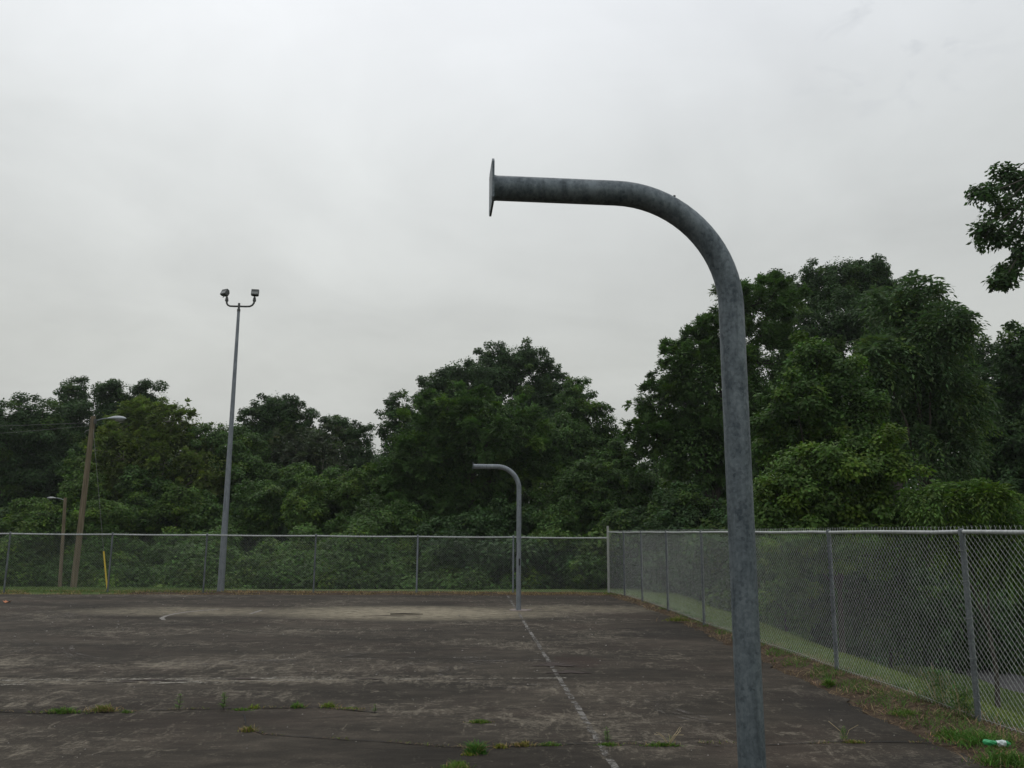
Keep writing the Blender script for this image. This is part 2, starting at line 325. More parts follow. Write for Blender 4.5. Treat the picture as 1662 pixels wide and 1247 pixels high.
def rough1(x, f_): return np.sin(x * f_) * .5 + np.sin(x * f_ * 2.3 + 1) * .3 + np.sin(x * f_ * 5.1 + 2) * .25 + np.sin(x * f_ * 11.7) * .15
ex = court_x(yb) + .075 * rough1(yb, 2.1) + .03 * rough1(yb, 13.)
XC = -45 + (ex + 45) * UU; YC = -20 + (court_y(XC) + .05 * rough1(XC, 1.6) + 20) * VV
court, _v = gridmesh('court_pavement', XC, YC, .0 * XC, M_ASPH); tag(court, kind='structure')
# painted lines: worn sheets
def worn(name, col, lo, hi, scale=9):
    m, t, b = mat(name); v = obj_vec(t); n = noise(t, v, scale, 8, .75, .3); n2 = noise(t, v, 1.3, 3, .5)
    al = ramp(t, mathn(t, 'ADD', mathn(t, 'MULTIPLY', n, .7), mathn(t, 'MULTIPLY', n2, .3)), [(lo, (0, 0, 0)), (hi, (1, 1, 1))])
    ln(t, ramp(t, noise(t, v, 30, 4, .6), [(.3, tuple(x * .7 for x in col)), (.7, col)]), b.inputs['Base Color']); b.inputs['Roughness'].default_value = .9
    ln(t, al, b.inputs['Alpha']); return m
M_PAINT = worn('worn_white_paint', (.165, .155, .140), .465, .55); M_PAINT2 = worn('almost_gone_paint', (.20, .18, .155), .50, .60)
M_PAINT3 = worn('crisper_paint', (.21, .195, .175), .30, .42); M_SCUFF = worn('tyre_scuff', (.13, .115, .10), .50, .68, 6)
def strip(mb, pts, w, z=.004):
    pts = np.array([(p[0], p[1]) for p in pts], float); T = np.gradient(pts, axis=0); T /= np.linalg.norm(T, axis=1)[:, None] + 1e-9
    N = np.stack([-T[:, 1], T[:, 0]], 1); ww = np.array([w * random.uniform(.9, 1.1) for _ in pts])[:, None] if np.isscalar(w) else np.array(w)[:, None]
    a = pts + N * ww / 2; b_ = pts - N * ww / 2; k = len(pts)
    V = [(x, y, z) for x, y in a] + [(x, y, z) for x, y in b_]
    mb.add(V, [(i, k + i, k + i + 1, i + 1) for i in range(k - 1)])
def lerp_line(p, q, n=40, jit=0.): return [(p[0] + (q[0] - p[0]) * i / n + random.gauss(0, jit), p[1] + (q[1] - p[1]) * i / n + random.gauss(0, jit)) for i in range(n + 1)]
mb = MB(); strip(mb, lerp_line((1.12, 1.0), (-.09, 24.7), 120, .006), .06); tag(mb.build('sideline_marking', M_PAINT), kind='structure')
mb = MB(); strip(mb, lerp_line((-12, 9.85), (.72, 10.9), 90, .006), .06, .0045); strip(mb, lerp_line((-8.5, 10.28), (-2.2, 10.83), 60, .012), .16, .0052); strip(mb, lerp_line((-8.5, 10.0), (-3.2, 10.47), 50, .012), .10, .0052); tag(mb.build('cross_line_marking', worn('flaking_cross_line_paint', (.25, .23, .19), .49, .56, 12)), kind='structure')
mb = MB(); strip(mb, lerp_line((-6.5, 11.8), (.5, 12.75), 60, .005), .06, .0045); tag(mb.build('faint_line_marking', M_PAINT2), kind='structure')
# half-rubbed key arc and its dash
arc = [gnd(*p)[:2] for p in [(356, 989), (330, 991), (305, 993.5), (285, 996.5), (270, 1000), (262, 1003.5), (266, 1006.5)]]
mb = MB(); strip(mb, arc, .085); strip(mb, [gnd(406, 997)[:2], gnd(416, 993.5)[:2], gnd(425, 990.5)[:2]], .07); tag(mb.build('key_arc_marking', M_PAINT3), kind='structure')
mb = MB()
for c0, rr, a0, a1 in [((-11.9, 16.6), 2.9, -70, 75), ((-12.6, 14.6), 3.0, -60, 60), ((-12.4, 18.7), 2.7, -60, 80), ((-9.6, 12.6), 2.1, -50, 70), ((-10.6, 19.9), 2.4, -75, 60),
                       ((-.2, 11.0), 1.3, 20, 200), ((.2, 11.3), .9, 100, 300), ((-4.5, 14.5), 2.6, 200, 330), ((2.6, 9.3), .9, 90, 260)]:
    for dr in (0, .12, .22):
        strip(mb, [(c0[0] + (rr + dr) * math.cos(R(a)), c0[1] + (rr + dr) * math.sin(R(a))) for a in np.arange(a0, a1, 4)], .06, .0062 + dr * .004)
tag(mb.build('tyre_scuff_marking', M_SCUFF), kind='structure')
# cracks
M_CRK = plain('open_crack', (.008, .007, .006), 1.0)
def crack(name, px, w=.018, z=.0075):
    p = [gnd(*q)[:2] for q in px]; P_ = []
    for i in range(len(p) - 1):
        k = max(4, int(np.linalg.norm(p[i + 1] - p[i]) / .06))
        for j in range(k): P_.append(p[i] + (p[i + 1] - p[i]) * j / k + rng.normal(0, .009, 2))
    P_.append(p[-1]); P_ = np.array(P_); P_[1:-1] = (P_[:-2] + P_[1:-1] * 2 + P_[2:]) / 4
    mb = MB(); strip(mb, P_, np.abs(rng.normal(w, w * .45, len(P_))) + .003, z); tag(mb.build(name, M_CRK), kind='structure')
crack('court_crack', [(-60, 1157), (0, 1156), (60, 1158), (180, 1157), (300, 1152), (420, 1150), (520, 1149), (600, 1156), (612, 1158)], .017)
crack('court_crack', [(396, 1160), (402, 1185), (430, 1193), (520, 1199), (640, 1206), (740, 1214), (850, 1212), (960, 1207), (1000, 1209), (1100, 1207), (1180, 1213), (1290, 1208), (1370, 1205), (1500, 1206), (1580, 1212)], .010)
crack('court_crack', [(0, 1001), (200, 1000), (420, 1030), (620, 1034), (830, 1033)], .012)
crack('court_crack', [(500, 1168), (540, 1165), (610, 1163), (760, 1164)], .008)
# spalled hollows beside the cross line
mb = MB()
for px, py, rx, ry in [(150, 1107, .20, .022), (205, 1108, .15, .03), (245, 1105, .24, .06), (285, 1106, .16, .025), (395, 1103, .20, .05), (600, 1103, .2, .03), (900, 1080, .25, .16), (925, 1092, .22, .10), (640, 1000, .5, .05)]:
    c0 = gnd(px, py); k = 40; ph = rng.uniform(0, 6, 4)
    V = [(c0[0], c0[1], .0085)] + [(c0[0] + rx * math.cos(a) * q, c0[1] + ry * math.sin(a) * q, .0085) for a in np.linspace(0, 2 * math.pi, k, endpoint=False) for q in [1 + .3 * math.sin(3 * a + ph[0]) + .22 * math.sin(7 * a + ph[1]) + random.uniform(-.18, .18)]]
    mb.add(V, [(0, i + 1, (i + 1) % k + 1) for i in range(k)])
tag(mb.build('spalled_patch', plain('spalled_asphalt', (.036, .025, .02), 1., var=.5, scale=30)), kind='structure')
# footpath below the bank
M_PATH, t, b = mat('path_asphalt'); v = obj_vec(t); ln(t, ramp(t, mathn(t, 'ADD', mathn(t, 'MULTIPLY', noise(t, v, 2, 5, .6), .5), mathn(t, 'MULTIPLY', noise(t, v, 60, 4, .7), .5)), [(.35, (.05, .048, .05)), (.65, (.11, .105, .105))]), b.inputs['Base Color']); b.inputs['Roughness'].default_value = .95
pc = np.array([(9.2, 34), (10.2, 28), (11.0, 23.5), (11.75, 19.6), (12.7, 15.5), (13.8, 11), (15, 4), (16, -6)]); yy = np.arange(-6, 34, .4)[::-1]; xx = np.interp(yy, pc[::-1, 1], pc[::-1, 0])
V = []; Fq = []
for i, (x, y) in enumerate(zip(xx, yy)):
    for j, o in enumerate((-1.1, -.4, .4, 1.1)):
        V.append((x + o, y, float(terr(np.array(x), np.array(y))) + (.045 if abs(o) < 1 else .02)))
    if i: k = i * 4; Fq += [(k - 4 + j, k + j, k + j + 1, k - 3 + j) for j in range(3)]
me = bpy.data.meshes.new('footpath'); me.from_pydata(V, [], Fq); me.materials.append(M_PATH); me.update(); tag(link('footpath', me), kind='structure')

# ------------------------------------------------------------------ the two bare goal posts
RP = .0580
def goal(loc, rz, label):
    root = empty('basketball_goal_post', loc, rz, label=label, cat='goal post', group='bent basketball goal posts')
    Hc, L, BR = 3.382, 1.118, .535
    pts = [(0, 0, -.15)] + [(0, 0, z) for z in np.linspace(0, Hc - BR, 14)]
    for a in np.linspace(5, 90, 18): pts.append((-BR + BR * math.cos(R(a)), 0, Hc - BR + BR * math.sin(R(a))))
    pts += [(x, 0, Hc + .0 * x) for x in np.linspace(-BR - .06, -L, 8)]
    mb = MB(); mb.tube(pts, RP, 40); p = mb.build('pole', M_POST, root, True)
    mb = MB(); th = .010; s2 = .106                                        # backboard plate with chamfered corners and bolt holes
    oc = [(-s2, -s2 + .02), (-s2, s2 - .02), (-s2 + .02, s2), (s2 - .02, s2), (s2, s2 - .02), (s2, -s2 + .02), (s2 - .02, -s2), (-s2 + .02, -s2)]
    V = [(-L - .001, y, Hc + z) for y, z in oc] + [(-L - .001 - th, y, Hc + z) for y, z in oc]
    mb.add(V, [tuple(range(8)), tuple(range(15, 7, -1))] + [(i, (i + 1) % 8, 8 + (i + 1) % 8, 8 + i) for i in range(8)])
    pl = mb.build('mounting_plate', M_POST, root)
    mb = MB()
    for sy in (-1, 1):
        for sz in (-1, 1): mb.tube([(-L + .0005, sy * .082, Hc + sz * .082), (-L + .0025, sy * .082, Hc + sz * .082)], .009, 10) if False else None; mb.tube([(-L - th - .0018, sy * .082, Hc + sz * .082), (-L - th - .0012, sy * .082, Hc + sz * .082)], .009, 10)
    mb.build('bolt_hole', M_HOLE, pl)
    mb = MB(); w = [(-L + .001 + .006 * k, 0, Hc) for k in range(3)]; mb.tube(w, [RP + .003, RP + .002, RP + .0005], 40); mb.build('weld_bead', M_POST, pl, True)
    mb = MB(); a = R(62); c = np.array((-BR + (BR + RP) * math.cos(a), 0, Hc - BR + (BR + RP) * math.sin(a)))
    mb.tube([c - (0, 0, .006), c + (.003, 0, .012)], .006, 10); mb.build('vent_stub', M_HOLE, root)
    return root
PB = at(1218, 1240, 3.72)
AZ = math.atan(-.053) * -1
near = goal((1.028, 3.72, 0), AZ + R(2.4), 'large grey galvanised bent pole nearest the camera, mounting plate on its arm')
near.rotation_euler.y = R(-.15)
far = copy_tree(near); far.location = (.185, 20.1, 0); far.rotation_euler = (0, 0, AZ)
far['label'] = 'smaller grey bent pole standing alone before the far chain-link fence, on worn concrete footing'
[setattr(c_, 'data', c_.data.copy()) or c_.data.materials.__setitem__(0, M_STEEL) for c_ in bpy.data.objects if c_.parent == far and c_.name.startswith('pole')]  # far pole swapped to lighter steel: distance haze put into its colour
mb = MB(); mb.box((RP * .25, -RP - .001, 1.12), (.035, .012, .16)); mb.box((-RP - .001, -.01, 1.42), (.012, .03, .30)); mb.build('dark_bracket_mark', M_HOLE, far)
mb = MB(); k = 24; V = []
for z, q in ((-.02, 1.0), (.014, .96)):
    V += [((.03 + .27 * q * math.cos(a) * (1 + .12 * math.sin(3 * a + 1))), (.22 * q * math.sin(a)) * (1 + .1 * math.sin(4 * a)), z) for a in np.linspace(0, 2 * math.pi, k, endpoint=False)]
mb.add(V, [tuple(range(k, 2 * k))] + [(i, (i + 1) % k, k + (i + 1) % k, k + i) for i in range(k)]); mb.build('footing', M_CONC, far)
mb = MB(); mb.add([(-.9 * 0 + x, y, z) for x, y, z in [(-.25, -.25, .0), (.3, -.22, .0), (.28, .26, .0), (-.27, .22, .0), (-.24, -.23, .02), (.28, -.2, .02), (.26, .24, .02), (-.25, .2, .02)]], [(4, 5, 6, 7), (0, 1, 5, 4), (1, 2, 6, 5), (2, 3, 7, 6), (3, 0, 4, 7)]); mb.build('footing', M_CONC, near)

# ------------------------------------------------------------------ chain-link fences
def chain_link(pts, hts, z0, w=.0715, rad=.00145, barbs=True, twist=.007):
    """woven wires between top and bottom along a polyline of (x,y); returns an MB-like vertex/face pair"""
    P = np.array(pts, float); seg = np.linalg.norm(np.diff(P, axis=0), axis=1); L = np.concatenate([[0], np.cumsum(seg)])
    dirs = np.diff(P, axis=0) / seg[:, None]; half = w / 2; n = int(L[-1] / half); V = []
    def pos(s): return np.stack([np.interp(s, L, P[:, 0]), np.interp(s, L, P[:, 1])], -1)
    paths = []
    for i in range(n):
        s0 = i * half; h = np.interp(s0, L, hts); zb = z0; rows = int((h - zb) / half)
        k = np.arange(rows + 1); z = h - k * half
        s = s0 + (((k + i) % 2) * half)  # zigzag; neighbours hook at the corners
        off = np.where((k + i) % 2 == 0, 1, -1) * rad * .8
        d = np.array((-dirs[min(np.searchsorted(L, s0, 'right') - 1, len(dirs) - 1)][1], dirs[min(np.searchsorted(L, s0, 'right') - 1, len(dirs) - 1)][0]))
        xy = pos(np.clip(s, 0, L[-1])) + off[:, None] * d
        wav = .006 * np.sin(s0 * 1.1) * np.sin(np.linspace(0, 3.1, len(k)))
        q = np.column_stack([xy + wav[:, None] * d, z + rng.normal(0, .0006, len(k))])
        if barbs:
            t0 = q[0].copy(); sg = 1 if i % 2 else -1
            e = np.array([*(pos(np.clip(s[0] + sg * .016, 0, L[-1])) + .004 * d), z[0] + rng.uniform(.024, .036)]); q = np.vstack([e, q])
        paths.append(q)
    A = np.concatenate([p[:-1] for p in paths]); B = np.concatenate([p[1:] for p in paths])
    T = unit(B - A); ref = np.zeros_like(T); dd = np.diff(P, axis=0)[len(P) // 2 - 1]; ref[:, :] = unit(np.array([-dd[1], dd[0], 0.]))
    u = unit(np.cross(T, ref)); v2 = np.cross(T, u); A = A - T * rad * .5; B = B + T * rad * .5; out = []
    ang = [R(90), R(210), R(330)]
    c = [u * math.cos(a) * rad + v2 * math.sin(a) * rad for a in ang]
    for i in range(3):
        j = (i + 1) % 3; out.append(np.stack([A + c[i], A + c[j], B + c[j], B + c[i]], 1))
    return np.concatenate(out)
def fpost(parent, x, y, h, r, m=M_FPOST, z0=-.3, cap=True, ties=True, d=(1, 0), top=0.):
    mb = MB(); mb.tube([(x, y, z0), (x, y, h + top)], r, 14)
    if cap and not top: mb.tube([(x, y, h - .035), (x, y, h + .008), (x, y, h + .028), (x, y, h + .036)], [r + .006, r + .006, r + .001, .008], 14)
    o = mb.build('post', m, parent, True)
    if ties:
        mb = MB(); n = np.array((-d[1], d[0])); dd = np.array(d)
        for z in (.25, .62, 1.0, 1.36, 1.66):
            a = [np.array((*(np.array((x, y)) + dd * math.cos(q) * (r + .006) + n * math.sin(q) * (r + .006)), z + .01 * math.sin(q))) for q in np.linspace(-2.6, 2.6, 12)]
            a = [a[0] - np.array((*dd, 0)) * .035] + a + [a[-1] - np.array((*dd, 0)) * .035 + np.array((0, 0, .012))]
            mb.tube(a, .0018, 5)
        mb.build('tie_wire', M_WIRE2, o)
    return o
# side fence
SH = 1.865
sf = empty('chain_link_fence', (4.5, 10, 0), label='nearer chain-link fence running along the right side of the court beside the grass bank', cat='fence', group='chain-link fences round the court')
def rel(o, name_obj): name_obj.location = -o.location
q = FX[FX[:, 0] > -3.5][::-1]; pts = [(x, y) for y, x in q]
ob = quads('mesh_panel', chain_link(pts, [SH] * len(pts), .02), M_WIRE, sf); rel(sf, ob)
mb = MB(); fine_pts = []
for i in range(len(pts) - 1):
    for k in range(6): a_ = k / 6; fine_pts.append((pts[i][0] * (1 - a_) + pts[i + 1][0] * a_, pts[i][1] * (1 - a_) + pts[i + 1][1] * a_, SH - .03 + .004 * math.sin(i * 3 + k)))
fine_pts.append((*pts[-1], SH - .03)); mb.tube(fine_pts, .0205, 14); ob = mb.build('top_rail', M_RAIL, sf, True); rel(sf, ob)
mb = MB(); mb.tube([(p[0], p[1], .07 + .01 * math.sin(i)) for i, p in enumerate(fine_pts)], .002, 5); ob = mb.build('tension_wire', M_WIRE, sf); rel(sf, ob)
for i, (x, y) in enumerate(pts):
    if i == 0: o = fpost(sf, x, y, 1.86, .036, M_PALE, ties=False, top=.17, d=(0, 1))
    else: o = fpost(sf, x - .0, y, SH - .03, .0295, ties=y < 18, d=(.09, -1.), z0=-.25)
    rel(sf, o)
# rail-to-post loop fittings
mb = MB()
for i, (x, y) in enumerate(pts[1:]):
    mb.tube([(x, y - .03, SH - .03), (x, y + .03, SH - .03)], .028, 14)
ob = mb.build('rail_fitting', M_FPOST, sf, True); rel(sf, ob)
# back fence
bf = empty('chain_link_fence', (-8, 25.3, 0), label='farther chain-link fence crossing behind the court in front of the vines', cat='fence', group='chain-link fences round the court')
bh = np.interp(BX[:, 0], [-24.4, -15, 3], [1.73, 1.71, 1.685]); bp_ = [tuple(p) for p in BX]
ob = quads('mesh_panel', chain_link(bp_, list(bh), .03, rad=.0015), M_WIRE2, bf); rel(bf, ob)
mb = MB(); fp = []
for i in range(len(bp_) - 1):
    for k in range(8):
        a_ = k / 8; fp.append((bp_[i][0] * (1 - a_) + bp_[i + 1][0] * a_, bp_[i][1] * (1 - a_) + bp_[i + 1][1] * a_, (bh[i] * (1 - a_) + bh[i + 1] * a_) - .012 * math.sin(math.pi * a_) - .02))
fp.append((*bp_[-1], bh[-1] - .02)); mb.tube(fp, .0225, 12); ob = mb.build('top_rail', M_RAIL, bf, True); rel(bf, ob)
for i, (x, y) in enumerate(bp_[:-1]):
    rel(bf, fpost(bf, x, y, bh[i], .027, M_FPOST if i not in (7, 8) else M_STEEL, ties=False, d=(0, -1)))

# ------------------------------------------------------------------ poles and lamps
def lathe_pole(mb, base, top, r0, r1, seg=16, n=10):
    b0, t0 = np.array(base), np.array(top); mb.tube([b0 + (t0 - b0) * i / n for i in range(n + 1)], [r0 + (r1 - r0) * i / n for i in range(n + 1)], seg)
fl = at(358, 961, 25.75); ft = at(387.5, 503, 25.75); Hf = ft[2]
lp = empty('floodlight_pole', (fl[0], 25.75, 0), label='tall tapered grey steel pole carrying two floodlights behind the far fence', cat='light pole')
lean = (ft[0] - fl[0])
mb = MB(); lathe_pole(mb, (0, 0, -.1), (lean, 0, Hf), .105, .045, 20, 12); mb.build('pole', M_STEEL, lp, True)
mb = MB(); mb.tube([(lean, 0, Hf - .06), (lean, 0, Hf + .02)], .052, 14); mb.tube([(lean, 0, Hf), (lean, 0, Hf + .22)], .036, 12); mb.build('tenon', M_DARK, lp, True)
px = 25.75 / F_PX * 1.01
ac = [(-21, 9), (-20.5, 5), (-18.5, 2), (-15, .3), (-8, 0), (0, 0), (10, -.3), (18, 0), (22, 2), (24.3, 5.5), (25, 9)]
zz = Hf + .115
arm_pts = []
for i in range(len(ac) - 1):
    for k in range(3): a_ = k / 3; arm_pts.append((lean + (ac[i][0] * (1 - a_) + ac[i + 1][0] * a_) * px, 0, zz + ((ac[i][1] * (1 - a_) + ac[i + 1][1] * a_)) * px))
arm_pts.append((lean + 25 * px, 0, zz + 10 * px))
mb = MB(); mb.tube(arm_pts, .030, 10); mb.build('cross_arm', M_DARK, lp, True)
for sx_, hz, tx, tz in ((-21, 10, R(28), R(-28)), (25, 10, R(20), R(10))):
    c = np.array((lean + sx_ * px, 0, zz + hz * px))
    mb = MB(); mb.tube([c - (0, 0, .03), c, c + (0, 0, .07), c + (0, 0, .13)], [.05, .055, .045, .025], 10); mb.build('knuckle', M_DARK, lp, True)
    c2 = c + np.array((-.05 if sx_ < 0 else .02, -.02, .235))
    M3 = Matrix.Rotation(tz, 3, 'Z') @ Matrix.Rotation(-tx, 3, 'X')
    def tr(v_): return np.array([tuple(M3 @ Vector(q)) for q in v_]) + c2
    mb = MB(); w_, h_, d_ = .118, .10, .09
    v_ = [(-w_, -d_, -h_), (w_, -d_, -h_), (w_, -d_, h_), (-w_, -d_, h_), (-w_, 0, -h_), (w_, 0, -h_), (w_, 0, h_), (-w_, 0, h_), (-w_ * .6, d_, -h_ * .6), (w_ * .6, d_, -h_ * .6), (w_ * .6, d_, h_ * .6), (-w_ * .6, d_, h_ * .6)]
    mb.add(tr(v_), [(0, 1, 2, 3), (0, 4, 5, 1), (1, 5, 6, 2), (2, 6, 7, 3), (3, 7, 4, 0), (4, 8, 9, 5), (5, 9, 10, 6), (6, 10, 11, 7), (7, 11, 8, 4), (11, 10, 9, 8)])
    hd = mb.build('floodlight_head', M_DARK, lp)
    mb = MB(); v_ = [(x * .82, -d_ - .004, z * .8) for x, z in ((-w_, -h_), (w_, -h_), (w_, h_ * .1), (-w_, h_ * .1))]; mb.add(tr(v_), [(0, 1, 2, 3)]); mb.build('lens', M_LENS, hd)
    mb = MB(); mb.tube(tr([(0, 0, -h_ - .09), (0, 0, -h_ + .01)]), .014, 8); mb.build('mounting_stem', M_DARK, hd)

def cobra(parent, p0, sgn, L_arm, L_head, m=M_HEAD, r=.018):
    p0 = np.array(p0); pts = [p0 + (sgn * L_arm * a_, 0, .10 * math.sin(a_ * 1.5) * L_arm / .4) for a_ in np.linspace(0, 1, 7)]
    mb = MB(); mb.tube(pts, r, 8); mb.build('arm', M_STEEL, parent, True)
    e = pts[-1]; mb = MB(); P_ = [e + (sgn * L_head * a_, 0, -.01 + .012 * math.sin(a_ * 3.1)) for a_ in np.linspace(-.02, 1, 12)]
    rr = [.3 * r * 2, .045, .06, .078, .092, .10, .104, .104, .10, .088, .065, .02]
    mb.tube(P_, [x * L_head / .6 for x in rr], 14); v_ = mb.v[0]; cz = e[2]; v_[:, 2] = np.where(v_[:, 2] < cz, cz + (v_[:, 2] - cz) * .35, cz + (v_[:, 2] - cz) * .75)
    hd = mb.build('lamp_head', m, parent, True)
    mb = MB(); c = e + (sgn * L_head * .66, 0, -.05 * L_head / .6); k = 16
    V = []
    for j, (rr_, zz_) in enumerate(((1, 0), (.9, -.04), (.6, -.07), (.15, -.08))):
        V += [(c[0] + .17 * L_head / .6 * rr_ * math.cos(a), c[1] + .085 * L_head / .6 * rr_ * math.sin(a), c[2] + zz_ * L_head / .6 + .025) for a in np.linspace(0, 2 * math.pi, k, endpoint=False)]
    mb.add(V, [(j * k + i, (j + 1) * k + i, (j + 1) * k + (i + 1) % k, j * k + (i + 1) % k) for j in range(3) for i in range(k)] + [tuple(3 * k + i for i in range(k))]); mb.build('lens', M_LENS, hd, True)
Y1 = 26.9; b1 = at(118, 962, Y1); t1 = at(151.5, 676, Y1)
p1 = empty('street_lamp', (b1[0], Y1, 0), label='brown leaning wooden pole with grey lamp head pointing right, the taller of two', cat='street lamp', group='wooden street lamps behind the fence')
mb = MB(); lathe_pole(mb, (0, 0, -.3), (t1[0] - b1[0], 0, t1[2]), .100, .076, 14, 8); mb.build('pole', M_WOOD, p1, True)
cobra(p1, (t1[0] - b1[0] + .07, 0, t1[2] - .16), 1, .38, .64)
mb = MB(); mb.box((t1[0] - b1[0] + .09, -.02, t1[2] - .17), (.04, .12, .16)); mb.tube([(t1[0] - b1[0] - .1, 0, t1[2] - .45), (t1[0] - b1[0] - .2, 0, t1[2] - .5), (t1[0] - b1[0] - .22, 0, t1[2] - .56)], .02, 7); mb.build('bracket', M_DARK, p1)
Y2 = 32.4; b2 = at(97, 960, Y2); t2 = at(106, 808, Y2); zt = float(terr(b2[0], Y2))
p2 = empty('street_lamp', (b2[0], Y2, zt), label='thin weathered wooden pole with small pale lamp head pointing left, left of the taller one', cat='street lamp', group='wooden street lamps behind the fence')
mb = MB(); lathe_pole(mb, (0, 0, -.3), (t2[0] - b2[0], 0, t2[2] - zt), .070, .055, 12, 8); mb.build('pole', M_WOOD, p2, True)
cobra(p2, (t2[0] - b2[0] - .05, 0, t2[2] - zt - .09), -1, .30, .36, M_RAIL, .014)
# guy wire with yellow guard
g0 = at(174, 962, 26.4); g1 = at(168.3, 895, 26.45); g1b = at(150.5, 688, 26.88)
gw = empty('guy_wire', (g0[0], 26.4, 0), label='thin steel stay running to the wooden pole, yellow plastic guard at its foot', cat='guy wire')
o3 = np.array((g0[0], 26.4, 0)); A_ = np.array((g0[0], 26.4, -.05)); B_ = g1
mb = MB(); mb.tube([A_ - o3, B_ - o3], .024, 10); mb.build('guard', M_YEL, gw, True)
mb = MB(); mb.tube([B_ - o3, (B_ + g1b) / 2 - o3, g1b - o3], .005, 5); mb.build('cable', M_CABLE, gw)
def wire(a, b_, sag, r, label):
    a, b_ = np.array(a), np.array(b_); o = empty('overhead_wire', tuple(a), label=label, cat='overhead wire', group='overhead wires left of the wooden pole')
    mb = MB(); mb.tube([(b_ - a) * q - np.array((0, 0, sag * 4 * q * (1 - q))) for q in np.linspace(0, 1, 24)], r, 5); mb.build('cable', M_CABLE, o)
wire(at(149, 686, Y1), (-42, 27.5, 5.35), .35, .0045, 'upper dark overhead wire running left from the tall wooden pole')
wire(at(147, 691, Y1), (-42, 28.5, 5.0), .6, .0045, 'lower sagging overhead wire running left from the tall wooden pole')

# ------------------------------------------------------------------ foliage
UP = np.array((0, 0, 1.))
def leafquads(P, D, N, L, Wd, fold=.12):
    D = unit(D); Sd = unit(np.cross(N, D)); N2 = np.cross(D, Sd); L = L[:, None]; Wd = Wd[:, None]
    return np.stack([P, P + D * L * .42 + Sd * Wd * .5 - N2 * L * fold * .2, P + D * L - N2 * L * fold, P + D * L * .42 - Sd * Wd * .5 - N2 * L * fold * .2], 1)
def sprig(C, Rs, out, style, lsz, n):
    """C centre, Rs radius, out outward dir -> quads (n,4,3)"""
    if style == 'broad':
        p = rng.normal(0, 1, (n, 3)); p = unit(p) * (rng.uniform(.15, 1, (n, 1)) ** .6) * np.array((Rs, Rs, Rs * .72)); o = unit(p + out * Rs * .4)
        N = unit(UP * .75 + o * .6 + rng.normal(0, .45, (n, 3))); D = o + rng.normal(0, .7, (n, 3)) - UP * .25; D = D - N * np.sum(D * N, 1, keepdims=True)
        L = lsz * rng.uniform(.7, 1.3, n); return leafquads(C + p, D, N, L, L * .62)
    K = 11 if style == 'feather' else 9; m_ = max(1, n // K)
    p = unit(rng.normal(0, 1, (m_, 3))) * rng.uniform(.1, .8, (m_, 1)) * np.array((Rs, Rs, Rs * .6))
    if style == 'feather':
        td = unit(out * .9 + rng.normal(0, .55, (m_, 3)) + UP * .12); TL = Rs * rng.uniform(.5, 1.0, m_); droop = .18; wr = .42
    else:
        td = unit(out * .5 + rng.normal(0, .7, (m_, 3)) + UP * .15); TL = lsz * rng.uniform(2.4, 3.8, m_); droop = .75; wr = .34
    t_ = np.tile(np.linspace(.12, 1, K), (m_, 1)); sgn = np.tile(np.where(np.arange(K) % 2, 1, -1), (m_, 1)).astype(float); sgn[:, -1] = 0
    side = unit(np.cross(np.tile(UP, (m_, 1)), td)); up2 = np.cross(td, side)
    base = p[:, None] + td[:, None] * (t_ * TL[:, None])[..., None] - UP * (t_ ** 2 * TL[:, None] * droop)[..., None]
    D = side[:, None] * sgn[..., None] * .9 + td[:, None] * .7 + rng.normal(0, .18, (m_, K, 3)) - UP * (.15 if style == 'feather' else .55)
    N = up2[:, None] + rng.normal(0, .28, (m_, K, 3)); L = lsz * rng.uniform(.75, 1.25, m_ * K)
    return leafquads(C + base.reshape(-1, 3), D.reshape(-1, 3), unit(N.reshape(-1, 3)), L, L * wr)
def tints(n, base, amp): 
    v = np.clip(base[None] * (1 + rng.normal(0, amp, (n, 1))), .3, 2.4); v = v * (1 + rng.normal(0, .06, (n, 3))); return v.astype(np.float32)
